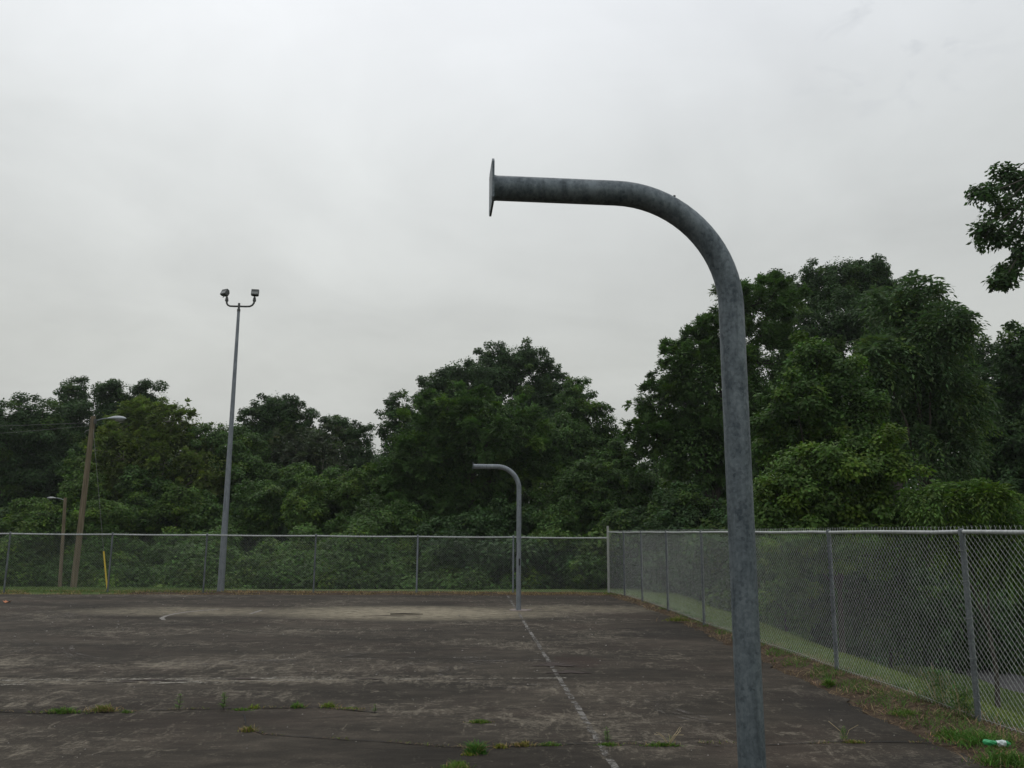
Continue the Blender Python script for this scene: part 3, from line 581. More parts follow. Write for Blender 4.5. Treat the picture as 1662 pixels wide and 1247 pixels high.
def crown_quads(blobs, style, lsz, dens, yellow=.15, sparse=1., subf=.30, rag=.16):
    Q, T, tips = [], [], []
    for C, rad in blobs:
        C = np.array(C); rad = np.array(rad); rs0 = subf * min(rad[0], rad[2]); rs0 = min(max(rs0, .22), 1.1)
        surf = 4 * math.pi * ((rad[0] * rad[2]) ** 1.6 / 3 + (rad[0] * rad[1]) ** 1.6 / 3 + (rad[1] * rad[2]) ** 1.6 / 3) ** (1 / 1.6)
        N = int(max(10, surf / (math.pi * rs0 ** 2) * 1.2 * sparse))
        for _ in range(N):
            d = unit(rng.normal(0, 1, 3))
            if d[1] > .35 and rng.random() < .55: continue
            if d[2] < -.5 and rng.random() < .4: continue
            inner = rng.random() < .30
            pc_ = C + d * rad * (rng.uniform(.3, .75) if inner else rng.normal(.93, rag)); rs = rs0 * rng.uniform(.6, 1.45)
            la = lsz ** 2 * (.31 if style == 'broad' else (.21 if style == 'feather' else .17))
            n = int(math.pi * rs ** 2 * dens / la); n = min(max(n, 12), 2200)
            q = sprig(pc_, rs, d, style, lsz, n)
            if len(q) == 0: continue
            base = np.array((1, 1, 1.)) * rng.uniform(.72, 1.28)
            if rng.random() < yellow: base = base * np.array((1.28, 1.2, .8))
            Q.append(q); T.append(tints(len(q), base, .16)); tips.append((C, pc_))
        # loose leaves between the clumps
        d = unit(rng.normal(0, 1, (int(surf * .14 * dens / (lsz ** 2 * .31) * sparse), 3))); d = d[~((d[:, 1] > .3) & (rng.random(len(d)) < .7))]; n = min(len(d), 14000); d = d[:n]
        wob = 1 + .09 * np.sin(d[:, 0] * 7 + C[0]) * np.sin(d[:, 2] * 8 + C[2]) + .07 * np.sin(d[:, 0] * 17 + d[:, 2] * 13); p = C + d * rad * (wob * rng.normal(.93, .07, n))[:, None]
        N_ = unit(UP * .7 + d * .6 + rng.normal(0, .5, (n, 3))); D_ = d + rng.normal(0, .7, (n, 3)) - UP * .3; D_ = D_ - N_ * np.sum(D_ * N_, 1, keepdims=True); L_ = lsz * rng.uniform(.55, 1.2, n)
        Q.append(leafquads(p, D_, N_, L_, L_ * .58)); T.append(tints(n, np.ones(3), .22))
    return np.concatenate(Q), np.concatenate(T), tips
NQ = [0]
def tree(name, label, cat, px_blobs, Y, leaf, style='broad', lsz=.2, dens=3.1, group=None, yellow=.12, sparse=1., tx=None, bark=None, depth=.8, tr=.2, subf=.25, rag=.20, twigs=10, zbase=None, forkpx=None):
    bl = []
    for b_ in px_blobs:
        x, y, rx, ry = b_[:4]; dy = b_[4] if len(b_) > 4 else random.uniform(-.06, .06) * Y * .5
        c = at(x, y, Y + dy); k = np.linalg.norm(c[1:] - (0, CH)) / F_PX
        bl.append((c, (rx * k, max(rx, ry) * k * depth, ry * k)))
    cx_ = np.mean([c[0] for c, r in bl]) if tx is None else at(tx, 860, Y)[0]; gz = float(terr(np.array(cx_), np.array(Y))) if zbase is None else zbase
    root = empty(name, (cx_, Y, gz), label=label, cat=cat, group=group); off = np.array((cx_, Y, gz))
    q, t_, tips = crown_quads(bl, style, lsz, dens, yellow, sparse, subf, rag); q = q - off; NQ[0] += len(q)
    keep = q[:, 0, 2] > -.05
    quads('crown', q[keep], leaf, root, t_[keep])
    mb = MB(); zs = sorted(c[2] for c, r in bl); cen = np.mean([c for c, r in bl], 0) - off; H = zs[-1] - gz
    fork = np.array((cen[0] * .5, cen[1] * .5, max(.5, H * .35)))
    if forkpx: fork = at(*forkpx, Y) - off
    if H > 2.0:
        mb.tube([(0, 0, -.3), fork * (.4, .4, .5) + rng.normal(0, .06, 3), fork], [tr * 1.25, tr, tr * .8], 9)
    else: mb.tube([(0, 0, -.2), fork * .5, fork], [tr, tr * .8, tr * .6], 6)
    for c, r in bl:
        e = c - off; md = fork + (e - fork) * .5 + np.array((0, 0, .08 * H)) + rng.normal(0, .15, 3)
        mb.tube([fork, md, e, e + (0, 0, r[2] * .5)], [tr * .45, tr * .25, tr * .13, tr * .05], 6)
    idx = rng.choice(len(tips), min(len(tips), twigs * len(bl)), replace=False)
    for i in idx:
        a_, b_ = tips[i][0] - off, tips[i][1] - off; mb.tube([a_, (a_ + b_) / 2 + rng.normal(0, .15, 3), b_], [tr * .09, tr * .06, .006], 4, False)
    mb.build('trunk', bark or M_BARK, root, True); return root
GB = 'trees in the wood behind the far fence'; GR = 'trees beyond the grass bank on the right'
tree('broadleaf_tree', 'dark tree at the extreme left of the wood with ragged thin top', 'tree', [(15, 700, 42, 48), (62, 700, 36, 44), (0, 780, 60, 60), (70, 775, 60, 60), (-60, 720, 50, 60), (30, 840, 70, 40)], 44, L_DARK, lsz=.13, group=GB, dens=2.6)
tree('broadleaf_tree', 'tall dark tree with a feathery tip above the wooden lamp pole', 'tree', [(126, 652, 30, 34), (98, 690, 40, 36), (140, 700, 46, 50), (118, 760, 56, 50)], 47, L_DARK, lsz=.13, group=GB, dens=2.6)
tree('broadleaf_tree', 'dark round-topped tree behind the yellow-green locust tree', 'tree', [(192, 658, 40, 38), (238, 660, 34, 36), (215, 720, 60, 50), (160, 745, 50, 60)], 48, L_DARK, lsz=.13, group=GB)
tree('locust_tree', 'yellow-green locust tree with pale trunk, left of the floodlight pole', 'tree', [(222, 692, 46, 36), (282, 684, 38, 30), (322, 722, 36, 28), (200, 745, 50, 42), (268, 748, 56, 44), (180, 790, 44, 40), (330, 770, 40, 36)], 41, L_LOCUST, 'feather', .14, 3.4, group=GB, bark=M_BARKP)
tree('broadleaf_tree', 'mid green tree directly behind the floodlight pole', 'tree', [(360, 722, 42, 34), (395, 742, 44, 44), (345, 790, 54, 50), (400, 800, 54, 50), (300, 800, 40, 50)], 42, L_MID, lsz=.125, group=GB)
tree('broadleaf_tree', 'dark round-topped tree just right of the floodlight pole', 'tree', [(445, 676, 34, 36), (478, 690, 30, 38), (412, 694, 30, 34), (450, 742, 52, 50)], 46, L_DARK, lsz=.12, group=GB)
tree('broadleaf_tree', 'dark tree with two humps between the floodlight pole and the large central tree', 'tree', [(543, 702, 30, 28), (582, 718, 26, 28), (520, 728, 28, 30), (560, 765, 50, 42), (610, 780, 36, 40)], 47, L_DARK, lsz=.12, group=GB)
tree('dying_tree', 'thin greyish tree with bare pale forked branches showing', 'tree', [(480, 735, 40, 34), (525, 745, 42, 36), (500, 790, 56, 36)], 43, L_GREY, 'feather', .14, 2.2, group=GB, bark=M_BARKP, twigs=3, tr=.2)
tree('vine_covered_tree', 'narrow vine-covered tree standing free left of the large central tree', 'tree', [(648, 668, 24, 30), (645, 706, 26, 30), (672, 726, 30, 28), (650, 770, 34, 44)], 41, L_DARK, lsz=.12, group=GB, dens=2.6)
tree('broadleaf_tree', 'largest dark tree in the middle of the wood, rounded top', 'tree', [(808, 596, 36, 38), (852, 594, 40, 34), (756, 618, 40, 36), (890, 634, 34, 34), (715, 650, 38, 40), (800, 660, 90, 56), (880, 700, 70, 56), (700, 710, 50, 50)], 47, L_DARK, lsz=.13, group=GB, tr=.4)
tree('locust_tree', 'broad feathery mid-green tree in front of the large central dark tree', 'tree', [(745, 676, 56, 46), (800, 700, 66, 52), (690, 742, 62, 50), (765, 780, 90, 56), (650, 800, 56, 50), (850, 770, 56, 50), (720, 835, 90, 40), (625, 845, 50, 36)], 36, L_MID, 'feather', .125, 3.9, group=GB, tr=.3)
tree('broadleaf_tree', 'green tree with pointed top at the right shoulder of the central tree', 'tree', [(934, 650, 26, 36), (958, 690, 36, 38), (912, 722, 50, 46), (985, 726, 32, 36), (940, 780, 60, 40)], 39, L_MID, lsz=.12, group=GB)
tree('broadleaf_tree', 'low spreading tree above the corner of the two fences', 'tree', [(950, 790, 56, 38), (1008, 752, 34, 36), (1020, 800, 44, 40), (905, 830, 56, 36), (985, 840, 60, 36)], 34, L_MID, lsz=.12, group=GB, yellow=.2)
tree('feathery_tree', 'wide drooping feathery tree left of the near bent pole', 'tree', [(1150, 560, 46, 44), (1112, 604, 46, 40), (1078, 655, 44, 34), (1060, 706, 44, 36), (1210, 500, 50, 46), (1255, 484, 40, 36), (1170, 640, 80, 66), (1120, 730, 76, 52), (1230, 590, 70, 70), (1210, 720, 70, 70)], 31, L_MID, 'feather', .115, 3.9, group=GR, tr=.32, tx=1150)
tree('broadleaf_tree', 'largest dark tree on the right, its round crown the highest of all', 'tree', [(1372, 462, 56, 40), (1408, 456, 38, 34), (1308, 476, 46, 38), (1450, 510, 66, 52), (1535, 548, 42, 40), (1590, 592, 40, 40), (1350, 548, 100, 66), (1500, 620, 90, 70), (1590, 680, 60, 60), (1320, 650, 80, 70)], 37, L_DARK, lsz=.12, group=GR, tr=.45, tx=1420)
tree('tree_of_heaven', 'tree with long drooping compound leaves before the highest dark crown on the right', 'tree', [(1488, 482, 40, 30), (1448, 512, 36, 36), (1528, 526, 32, 36), (1480, 580, 60, 50), (1545, 640, 50, 40), (1455, 650, 50, 44), (1510, 720, 60, 50), (1430, 590, 36, 40)], 22, L_BLUE, 'compound', .155, 2.9, group=GR, tr=.10, yellow=.08)
tree('young_tree', 'light green young tree just right of the near bent pole, above the bushes', 'tree', [(1325, 585, 36, 36), (1290, 640, 44, 40), (1365, 630, 48, 44), (1320, 700, 64, 48), (1400, 690, 44, 44), (1262, 700, 40, 44)], 20, L_MID, 'broad', .105, 3.0, group=GR, tr=.07, yellow=.35)
tree('leafy_bush', 'big yellow-green bush rising behind the side fence right of the near pole', 'bush', [(1300, 770, 56, 46), (1378, 758, 60, 46), (1446, 762, 48, 48), (1262, 810, 44, 46), (1345, 820, 80, 40), (1430, 835, 64, 40), (1290, 880, 60, 40), (1395, 890, 70, 40)], 16.5, L_LIGHT, 'broad', .085, 2.7, group=GR, tr=.05, yellow=.4)
tree('broadleaf_tree', 'dark tree at the right edge below the overhanging branch', 'tree', [(1655, 575, 34, 42), (1640, 636, 40, 46), (1650, 720, 52, 56), (1700, 640, 60, 90), (1640, 800, 56, 56), (1720, 770, 60, 80)], 28, L_DARK, lsz=.13, group=GR)
tree('leafy_bush', 'pale green shrub with drooping leaves at the lower right above the fence rail', 'bush', [(1530, 812, 44, 28), (1590, 806, 40, 28), (1560, 860, 64, 36), (1640, 850, 44, 26), (1620, 900, 60, 40)], 15, L_LIGHT, 'compound', .10, 2.6, group=GR, tr=.04, yellow=.3)
tree('broadleaf_tree', 'near tree reaching in from the right edge high against the sky', 'tree', [(1632, 286, 15, 22), (1650, 305, 18, 26), (1600, 316, 17, 14), (1624, 336, 20, 12), (1602, 374, 14, 8), (1628, 388, 26, 11), (1650, 370, 14, 18), (1640, 440, 11, 13), (1628, 458, 8, 7), (1658, 415, 9, 14), (1720, 330, 55, 75), (1740, 440, 60, 60), (1800, 380, 70, 110), (1790, 540, 80, 60)], 19, L_DARK, 'broad', .12, 1.5, group=GR, tr=.11, tx=1800, sparse=1., subf=.4, twigs=8, rag=.1, forkpx=(1800, 330))
# undergrowth bushes that read as single rounded plants
GU = 'bushes in front of the wood behind the far fence'
UB = [('low pale green bush left of the small wooden lamp', (60, 830, 46, 26), 37, L_LIGHT, 'broad'), ('pale green bush hung over the small wooden lamp', (140, 792, 34, 34), 38, L_LIGHT, 'broad'),
      ('green bush directly behind the tall wooden pole', (160, 836, 46, 30), 36.5, L_LIGHT, 'broad'), ('round green bush midway between the wooden pole and floodlight pole', (292, 812, 34, 28), 37, L_LIGHT, 'broad'),
      ('dark green bush left of the round green bush', (222, 830, 40, 40), 38, L_MID, 'broad'), ('bush rising just right of the floodlight pole above the rail', (425, 822, 44, 46), 37, L_MID, 'broad'),
      ('bright leafy bush above the back fence, left of the pointed bright bush', (505, 820, 40, 50), 35, L_LIGHT, 'broad'), ('bright green bush with a pointed top left of the central tree', (585, 788, 40, 40), 35.5, L_LIGHT, 'broad'),
      ('low green bush below the pointed bright bush', (575, 850, 46, 24), 34, L_MID, 'broad'), ('dim round bush behind the far bent pole', (908, 840, 34, 30), 31, L_MID, 'broad'),
      ('low bright bush at the rail just right of the far bent pole', (890, 868, 34, 16), 29.5, L_LIGHT, 'broad'), ('dark dense bush hidden mostly behind the near bent pole at rail height', (1225, 838, 60, 40), 27.5, L_DARK, 'broad'), ('dark bush at the fence corner', (1030, 850, 60, 30), 30, L_DARK, 'broad'),
      ('dark bush behind the side fence left of the near pole', (1120, 830, 70, 50), 28.5, L_DARK, 'broad'), ('dim bush low behind the side fence corner', (955, 925, 34, 34), 28.5, L_MID, 'broad')]
for lb, bb, Y, lf, st_ in UB:
    x, y, rx, ry = bb; bl = [(x, y, rx * .8, ry * .8)] + [(x + random.uniform(-.6, .6) * rx, y + random.uniform(.1, .9) * ry, rx * .6, ry * .6) for _ in range(3)]
    tree('bush', lb, 'bush', bl, Y, lf, st_, .12, 2.4, group=GU, tr=.07, yellow=.25, twigs=4)
UB2 = [('dark bush tucked behind the smaller wooden lamp pole', (95, 850, 50, 30), 38, L_MID, 'broad'), ('tall dark understorey tree behind the top of the wooden pole', (150, 770, 40, 44), 42, L_MID, 'broad'),
       ('mid green understorey tree below the yellow-green locust tree', (250, 790, 46, 40), 40, L_MID, 'broad'), ('mid green understorey tree left of the floodlight pole', (330, 840, 40, 44), 38, L_MID, 'broad'),
       ('dark understorey tree between floodlight pole and bright leafy bush', (465, 790, 40, 44), 40, L_MID, 'broad'), ('dim bush low between bright leafy bush and pointed bright bush', (545, 800, 36, 44), 38, L_MID, 'broad'),
       ('dark bush low under the left side of the broad feathery tree', (640, 850, 50, 36), 33, L_MID, 'broad'), ('dark bush low under the middle of the broad feathery tree', (730, 865, 56, 30), 32, L_DARK, 'broad'),
       ('dark bush directly behind the far bent pole', (820, 850, 56, 40), 32.5, L_DARK, 'broad')]
for lb, bb, Y, lf, st_ in UB2:
    x, y, rx, ry = bb; bl = [(x, y, rx * .8, ry * .8)] + [(x + random.uniform(-.7, .7) * rx, y + random.uniform(-.2, 1.) * ry, rx * .6, ry * .6) for _ in range(4)]
    tree('bush', lb, 'bush', bl, Y, lf, st_, .13, 2.4, group=GU, tr=.07, yellow=.2, twigs=4)
GL = 'shrubs on the lower ground beyond the bank'
for lb, bl, Y, lf, st_, ls in [
    ('light leafy shrub seen through the fence just right of the near pole', [(1270, 930, 26, 40), (1255, 975, 24, 34), (1290, 985, 34, 40)], 19, L_LIGHT, 'broad', .12),
    ('dark shrub behind the mesh left of the nearer middle post', [(1340, 950, 50, 50), (1390, 990, 50, 50), (1330, 1010, 50, 36)], 20, L_DARK, 'broad', .12),
    ('dark shrub behind the mesh between the two nearest posts', [(1440, 930, 54, 56), (1480, 1000, 50, 50), (1430, 1050, 44, 34)], 19, L_DARK, 'broad', .12),
    ('dark leafy shrub low behind the middle of the side fence mesh', [(1400, 905, 60, 34), (1310, 900, 44, 34), (1250, 905, 34, 34)], 21.5, L_DARK, 'broad', .12),
    ('dark shrub filling the gap behind the top of the nearest fence post', [(1540, 890, 60, 40), (1610, 880, 60, 34), (1500, 960, 40, 50)], 26, L_DARK, 'broad', .13),
    ('drooping shrub behind the mesh beyond the nearest fence post', [(1560, 930, 54, 40), (1620, 920, 50, 46), (1590, 985, 60, 40)], 24, L_MID, 'compound', .14),
    ('dark shrub behind the side fence at the left of the near pole', [(1130, 920, 44, 40), (1180, 950, 44, 40), (1080, 925, 36, 30)], 27, L_DARK, 'broad', .15)]:
    tree('shrub', lb, 'shrub', bl, Y, lf, st_, ls, 2.8, group=GL, tr=.035, twigs=4)

# masses nobody could count
def mass(name, rows, leaf, lsz, seed_pts, rs=(.5, 1.2), dens=2.0, style='broad'):
    Q, T = [], []
    for (x, y, z) in seed_pts:
        r = rng.uniform(*rs); d = unit(np.array((rng.normal(0, .5), -.8, rng.uniform(.1, 1.1))))
        la = lsz ** 2 * (.31 if style == 'broad' else .2); n = int(math.pi * r * r * dens / la)
        q = sprig(np.array((x, y, z)), r, d, style, lsz, n); base = np.ones(3) * rng.uniform(.6, 1.4)
        if rng.random() < .15: base = base * np.array((1.35, 1.2, .8))
        Q.append(q); T.append(tints(len(q), base, .22))
    Q = np.concatenate(Q); NQ[0] += len(Q); return tag(quads(name, Q, leaf, None, np.concatenate(T)), kind='stuff')
def ktop(x):   # height of the vine heap behind the back fence along x
    return np.interp(x, [-24, -18, -15.5, -13, -11.5, -10, -8.5, -6, -4, -2.5, -1], [1.6, 1.9, 1.5, 1.2, 1.5, 1.9, 1.5, 2.2, 2.0, 1.3, .6])
sp_ = []
for _ in range(1300):
    x = rng.uniform(-27, 1.5); left = x < -11.8; base = 28.0 if not left else 33.3; u = rng.uniform(0, 1); mound = .35 * math.sin(x * 2.1) + .25 * math.sin(x * 4.7 + 1)
    y = base + u * (4.2 if not left else 3.4) + .5 * math.sin(x * 1.3); z = float(terr(np.array(x), np.array(y))) + (ktop(x) + mound * 1.6) * (u ** .7) * (1.3 if left else 1) + rng.uniform(-.15, .12) + .45 * math.sin(x * 1.9 + u * 5) * math.sin(u * 7 + x)* .5
    sp_.append((x, y, max(z, -1.2)))
k = mass('kudzu_vines', 0, L_KUDZU, .12, sp_, (.3, .62), 2.2); tag(k, 'heaped leafy green vines covering the ground behind the far fence', 'vines')
sp_ = []
for _ in range(760):
    x = rng.uniform(-30, 24); y = rng.uniform(39, 45) if x < 4 else rng.uniform(33, 39); z = float(terr(np.array(x), np.array(y))) + rng.uniform(0, 3.6 if x < 6 else 5.0)
    sp_.append((x, y, z))
mass('undergrowth', 0, L_DARK, .17, sp_, (.7, 1.3), 1.8)
sp_ = []
for _ in range(150):
    x = rng.uniform(-2.5, 5.5); y = rng.uniform(28.6, 31.5); sp_.append((x, y, float(terr(np.array(x), np.array(y))) + rng.uniform(0, 1.6)))
for _ in range(260):
    x = rng.uniform(5.5, 13); y = rng.uniform(21.5, 29) + (x < 7.5) * 2; sp_.append((x, y, float(terr(np.array(x), np.array(y))) + rng.uniform(0, 2.2)))
for _ in range(160):
    x = rng.uniform(14.5, 26); y = rng.uniform(18, 30); sp_.append((x, y, float(terr(np.array(x), np.array(y))) + rng.uniform(0, 3.2)))
mass('dark_thicket', 0, L_DARK, .17, sp_, (.45, .85), 1.8)
sp_ = []
for _ in range(900):
    x = rng.uniform(-52, 52); y = rng.uniform(56, 68); z = rng.uniform(-1.5, np.interp(x, [-52, -38, -23, -18, -10, -7, -2, 3, 8, 12, 20, 36, 52], [8.5, 8.5, 7.5, 7.5, 7, 9, 10.5, 9, 6.5, 8.5, 13, 13, 11])); sp_.append((x, y, z))
mass('distant_wood', 0, L_DARK, .24, sp_, (1.3, 2.2), 2.0)

# ------------------------------------------------------------------ grass, litter
def blades(P, Hh, leaf, name, lean=.35, wd=.006, tint_amp=.2, base=(1, 1, 1), kind='stuff', parent=None, off=None):
    n = len(P); d = unit(np.column_stack([rng.normal(0, lean, n), rng.normal(0, lean, n), np.ones(n)])); s_ = unit(np.column_stack([rng.normal(0, 1, n), rng.normal(0, 1, n), np.zeros(n)]))
    Hh = Hh[:, None]; w_ = (wd * rng.uniform(.6, 1.3, n))[:, None]; bend = unit(d * (1, 1, 0) + 1e-6) * Hh * rng.uniform(.1, .5, (n, 1))
    mid_ = P + d * Hh * .55; tip = P + d * Hh * .9 + bend - UP * Hh * .05
    Q = np.stack([P - s_ * w_, P + s_ * w_, mid_ + s_ * w_ * .75, mid_ - s_ * w_ * .75], 1); Q2 = np.stack([mid_ - s_ * w_ * .75, mid_ + s_ * w_ * .75, tip + s_ * w_ * .1, tip - s_ * w_ * .1], 1)
    t1_ = tints(n, np.array(base), tint_amp); Q = np.concatenate([Q, Q2]); T = np.concatenate([t1_, t1_])
    if off is not None: Q = Q - off
    NQ[0] += len(Q); o = quads(name, Q, leaf, parent, T)
    if kind: tag(o, kind=kind)
    return o
def scatter(n, x0, x1, y0, y1, mask):
    P = np.column_stack([rng.uniform(x0, x1, n), rng.uniform(y0, y1, n)]); m_ = mask(P[:, 0], P[:, 1]); P = P[m_]; return np.column_stack([P, terr(P[:, 0], P[:, 1]) - .01])
def pn(x, y, f_=1.): return .5 + .25 * np.sin(x * 2.3 * f_ + 1.3 * np.sin(y * 1.7 * f_)) + .25 * np.sin(y * 3.1 * f_ + 1.1 * np.sin(x * 2.9 * f_ + 2))
P = scatter(150000, 4.3, 9.5, 4.5, 26, lambda x, y: (x > fence_x(y) + .12 + .25 * (1 - pn(x, y, 3))) & (rng.random(len(x)) < np.clip(11 / y, .25, 1) * np.clip(1.4 - (x - 4.5) * .15, .2, 1)))
a_ = np.clip(P[:, 1] / 14, .6, 1.5); blades(P, rng.uniform(.03, .085, len(P)), L_GRASS, 'bank_grass', .6, .0045, base=(1.15, 1.05, .85))
P = scatter(26000, 9.5, 18, 11, 27, lambda x, y: np.abs(x - np.interp(y, pc[::-1, 1], pc[::-1, 0])) > 1.05); blades(P, rng.uniform(.05, .13, len(P)), L_GRASS, 'lower_grass', .6, .009)
P = scatter(48000, 2.9, 5.3, 2.5, 25.5, lambda x, y: (x > court_x(y) + .1 + .2 * pn(x, y, 4)) & (x < fence_x(y) + .35) & (pn(x, y, 2.2) > np.interp(y, [4, 8, 14, 26], [.12, .34, .62, .75])))
blades(P, rng.uniform(.03, .12, len(P)), L_GRASS, 'verge_grass', .55, .0045, base=(.75, .95, .7))
P = scatter(60000, 2.7, 5.2, 2, 25.6, lambda x, y: (x > court_x(y) - .05) & (x < fence_x(y) + .2) & (pn(x, y, 2.7) > .3)); P[:, 2] += .018
blades(P, rng.uniform(.03, .10, len(P)), L_LITTER, 'dead_grass_litter', 3.5, .0035, .45)
P = scatter(16000, 2.7, 5.2, 2, 25.6, lambda x, y: (x > court_x(y) - .03) & (x < fence_x(y) + .3) & (pn(x, y, 1.9) > .5)); P[:, 2] += .012
blades(P, rng.uniform(.05, .16, len(P)), L_STRAW, 'straw_grass', 1.6, .003, .3)
P = scatter(30000, -24, 3, 24, 26.6, lambda x, y: (y > court_y(x) + .05) & (y < fence_y(x) + .5) & (pn(x, y, 1.6) > .38)); P[:, 2] += .01
blades(P, rng.uniform(.03, .11, len(P)), L_STRAW, 'straw_grass', 1.0, .007, .35, base=(.85, .8, .75))
P = scatter(60000, -26, -8.5, 25.0, 33, lambda x, y: (y > fence_y(x) - .15) & (rng.random(len(x)) < np.clip((-8.5 - x) / 3, .1, 1))); blades(P, rng.uniform(.04, .10, len(P)), L_GRASS, 'back_lawn_grass', .6, .011)
# grit on the court
n = 420; gx = rng.uniform(-13, 3.5, n); gy = 4.5 + 20 * rng.random(n) ** 1.5; sz = rng.uniform(.006, .016, n) * np.clip(gy / 9, .7, 1.6)
mb = MB()
for x, y, s_ in zip(gx, gy, sz):
    a_ = rng.uniform(0, 3.1); c_, s2_ = math.cos(a_), math.sin(a_); e = rng.uniform(.5, 1, 4)
    mb.add([(x + s_ * c_ * e[0], y + s_ * s2_ * e[0], .006), (x - s_ * s2_ * e[1], y + s_ * c_ * e[1], .006), (x - s_ * c_ * e[2], y - s_ * s2_ * e[2], .006), (x + s_ * s2_ * e[3], y - s_ * c_ * e[3], .006), (x, y, .006 + s_ * .7)], [(0, 1, 4), (1, 2, 4), (2, 3, 4), (3, 0, 4)])
tag(mb.build('court_grit', plain('grit', (.20, .185, .165), .9, var=.5, scale=3)), kind='stuff')

# ------------------------------------------------------------------ weeds growing in the cracks
GW = 'weeds growing from the court cracks'
def tuft(px, py, wx, wy, h, n, label, leafm=L_GRASS, base=(.8, 1.05, .6), straw=.15, lean=.5, name='weed_tuft', zz=0., wd=.0045):
    c = gnd(px, py, zz); root = empty(name, tuple(c), label=label, cat='weed', group=GW)
    if not zz: wx *= .66; h *= .85; n = int(n * .75)
    P = np.column_stack([rng.normal(0, wx / 2, n), rng.normal(0, wy / 2, n), np.zeros(n)]); Hh = h * rng.uniform(.35, 1, n) * np.exp(-(P[:, 0] / (wx + 1e-3)) ** 2)
    blades(P, Hh, leafm, 'blades', lean, wd, .22, base, None, root)
    k_ = int(n * straw)
    if k_ > 3:
        P = np.column_stack([rng.normal(0, wx / 1.8, k_), rng.normal(0, wy / 1.8, k_), np.full(k_, .003)]); blades(P, h * rng.uniform(.3, .9, k_), L_STRAW, 'dry_blades', lean * 1.6, wd * .7, .3, (1, .9, .8), None, root)
    return root
def upright(px, py, h, label, n=40, dry=0, zz=0., leafm=L_BRIGHT):
    n = int(n * 1.6); h *= .78
    c = gnd(px, py, zz); root = empty('upright_weed', tuple(c), label=label, cat='weed', group=GW)
    mb = MB(); st_ = [(0, 0, 0), (.01, 0, h * .5), (.0, .01, h)]; mb.tube(st_, [.004, .003, .0015], 5); mb.build('stem', M_STRAW if dry else M_BARK, root)
    tt = rng.uniform(.1, 1, n); P = np.column_stack([rng.normal(0, .006, n), rng.normal(0, .006, n), tt * h]); an = rng.uniform(0, 6.28, n); D = np.column_stack([np.cos(an), np.sin(an), np.full(n, .55)])
    L = h * .36 * (1.15 - tt * .6) * rng.uniform(.7, 1.2, n); q = leafquads(P, D, unit(np.column_stack([-np.cos(an) * .5, -np.sin(an) * .5, np.ones(n)])), L, L * .22)
    quads('leaves', q, leafm, root, tints(n, np.array((.8, 1, .7)), .2))
    if dry:
        mb = MB()
        for _ in range(dry):
            a_ = rng.uniform(-1.2, 1.2); mb.tube([(0, 0, 0), (math.sin(a_) * h * .8, rng.normal(0, .05), h * .8), (math.sin(a_) * h * 1.7, rng.normal(0, .08), h * 1.25)], .0018, 4)
        mb.build('dry_stems', M_STRAW, root)
    return root
tuft(103, 1157, .30, .05, .10, 420, 'long low green tuft in the left crack, the leftmost weed')
tuft(168, 1155, .20, .05, .12, 260, 'tuft with reddish dry stalks in the left crack, right of the long low one', base=(1.1, .95, .6), straw=1.0)
tuft(205, 1157, .10, .03, .06, 90, 'tiny flat green tuft at the right foot of the reddish dry stalks')
upright(290, 1153, .20, 'single upright green weed in the left crack, left one of two', 44)
upright(362, 1153, .22, 'taller single upright green weed in the left crack, right one of two', 54)
tuft(392, 1153, .18, .04, .05, 130, 'small flat tuft touching the foot of the taller upright weed')
tuft(414, 1150, .10, .04, .09, 80, 'small yellowish tuft beside a pale chip in the left crack', base=(1.3, 1.2, .5))
tuft(482, 1149, .12, .05, .10, 150, 'round green tuft in the left crack, just left of the yellow-green tuft')
tuft(534, 1148, .13, .05, .10, 170, 'yellow-green tuft near the right end of the left crack', base=(1.15, 1.15, .5))
tuft(566, 1151, .25, .04, .04, 120, 'dry straggling grass between the last two tufts of the left crack', straw=1.)
upright(608, 1157, .11, 'short upright weed at the very right end of the left crack', 40)
tuft(402, 1187, .10, .05, .09, 120, 'brownish tuft on the short crack below the left crack', base=(1.2, .95, .5), straw=.8)
tuft(778, 1173, .17, .045, .055, 330, 'flat bright green tuft lying alone above the dark bushy tuft', L_BRIGHT, (1, 1.05, .8))
tuft(772, 1222, .11, .06, .17, 520, 'dark bushy green tuft, the fullest weed in the foreground', base=(.5, .85, .45), lean=.5)
tuft(760, 1226, .11, .03, .04, 130, 'yellow-green fringe at the foot of the dark bushy tuft', L_BRIGHT, (1.4, 1.1, .5))
tuft(742, 1247, .16, .08, .09, 420, 'bright green tuft cut by the bottom edge of the photo', L_BRIGHT, (1, 1.1, .7))
tuft(812, 1214, .09, .03, .07, 110, 'small olive tuft just right of the dark bushy tuft', base=(1.3, 1., .5), straw=.5)
tuft(848, 1211, .12, .03, .07, 150, 'reddish dry tuft in the middle of the right crack', base=(1.3, .9, .5), straw=1.1)
tuft(893, 1210, .16, .03, .05, 190, 'low green fringe along the right crack left of the painted line')
upright(985, 1205, .15, 'upright bright green weed growing on the painted sideline', 60)
tuft(985, 1210, .16, .04, .05, 200, 'low green tuft round the foot of the weed on the painted line', L_BRIGHT)
tuft(1075, 1211, .28, .03, .06, 260, 'long low tuft right of the painted line with tall dry stalks above it')
upright(1086, 1210, .12, 'branching dry straw-coloured stalks in the right crack', 8, dry=9)
upright(1370, 1204, .16, 'upright weed with a leaning dry stem between near pole and side fence', 60, dry=2)
tuft(1385, 1206, .14, .03, .05, 160, 'pale low tuft at the foot of the weed right of the near pole', base=(1.2, 1.1, .6), straw=.6)
P = []
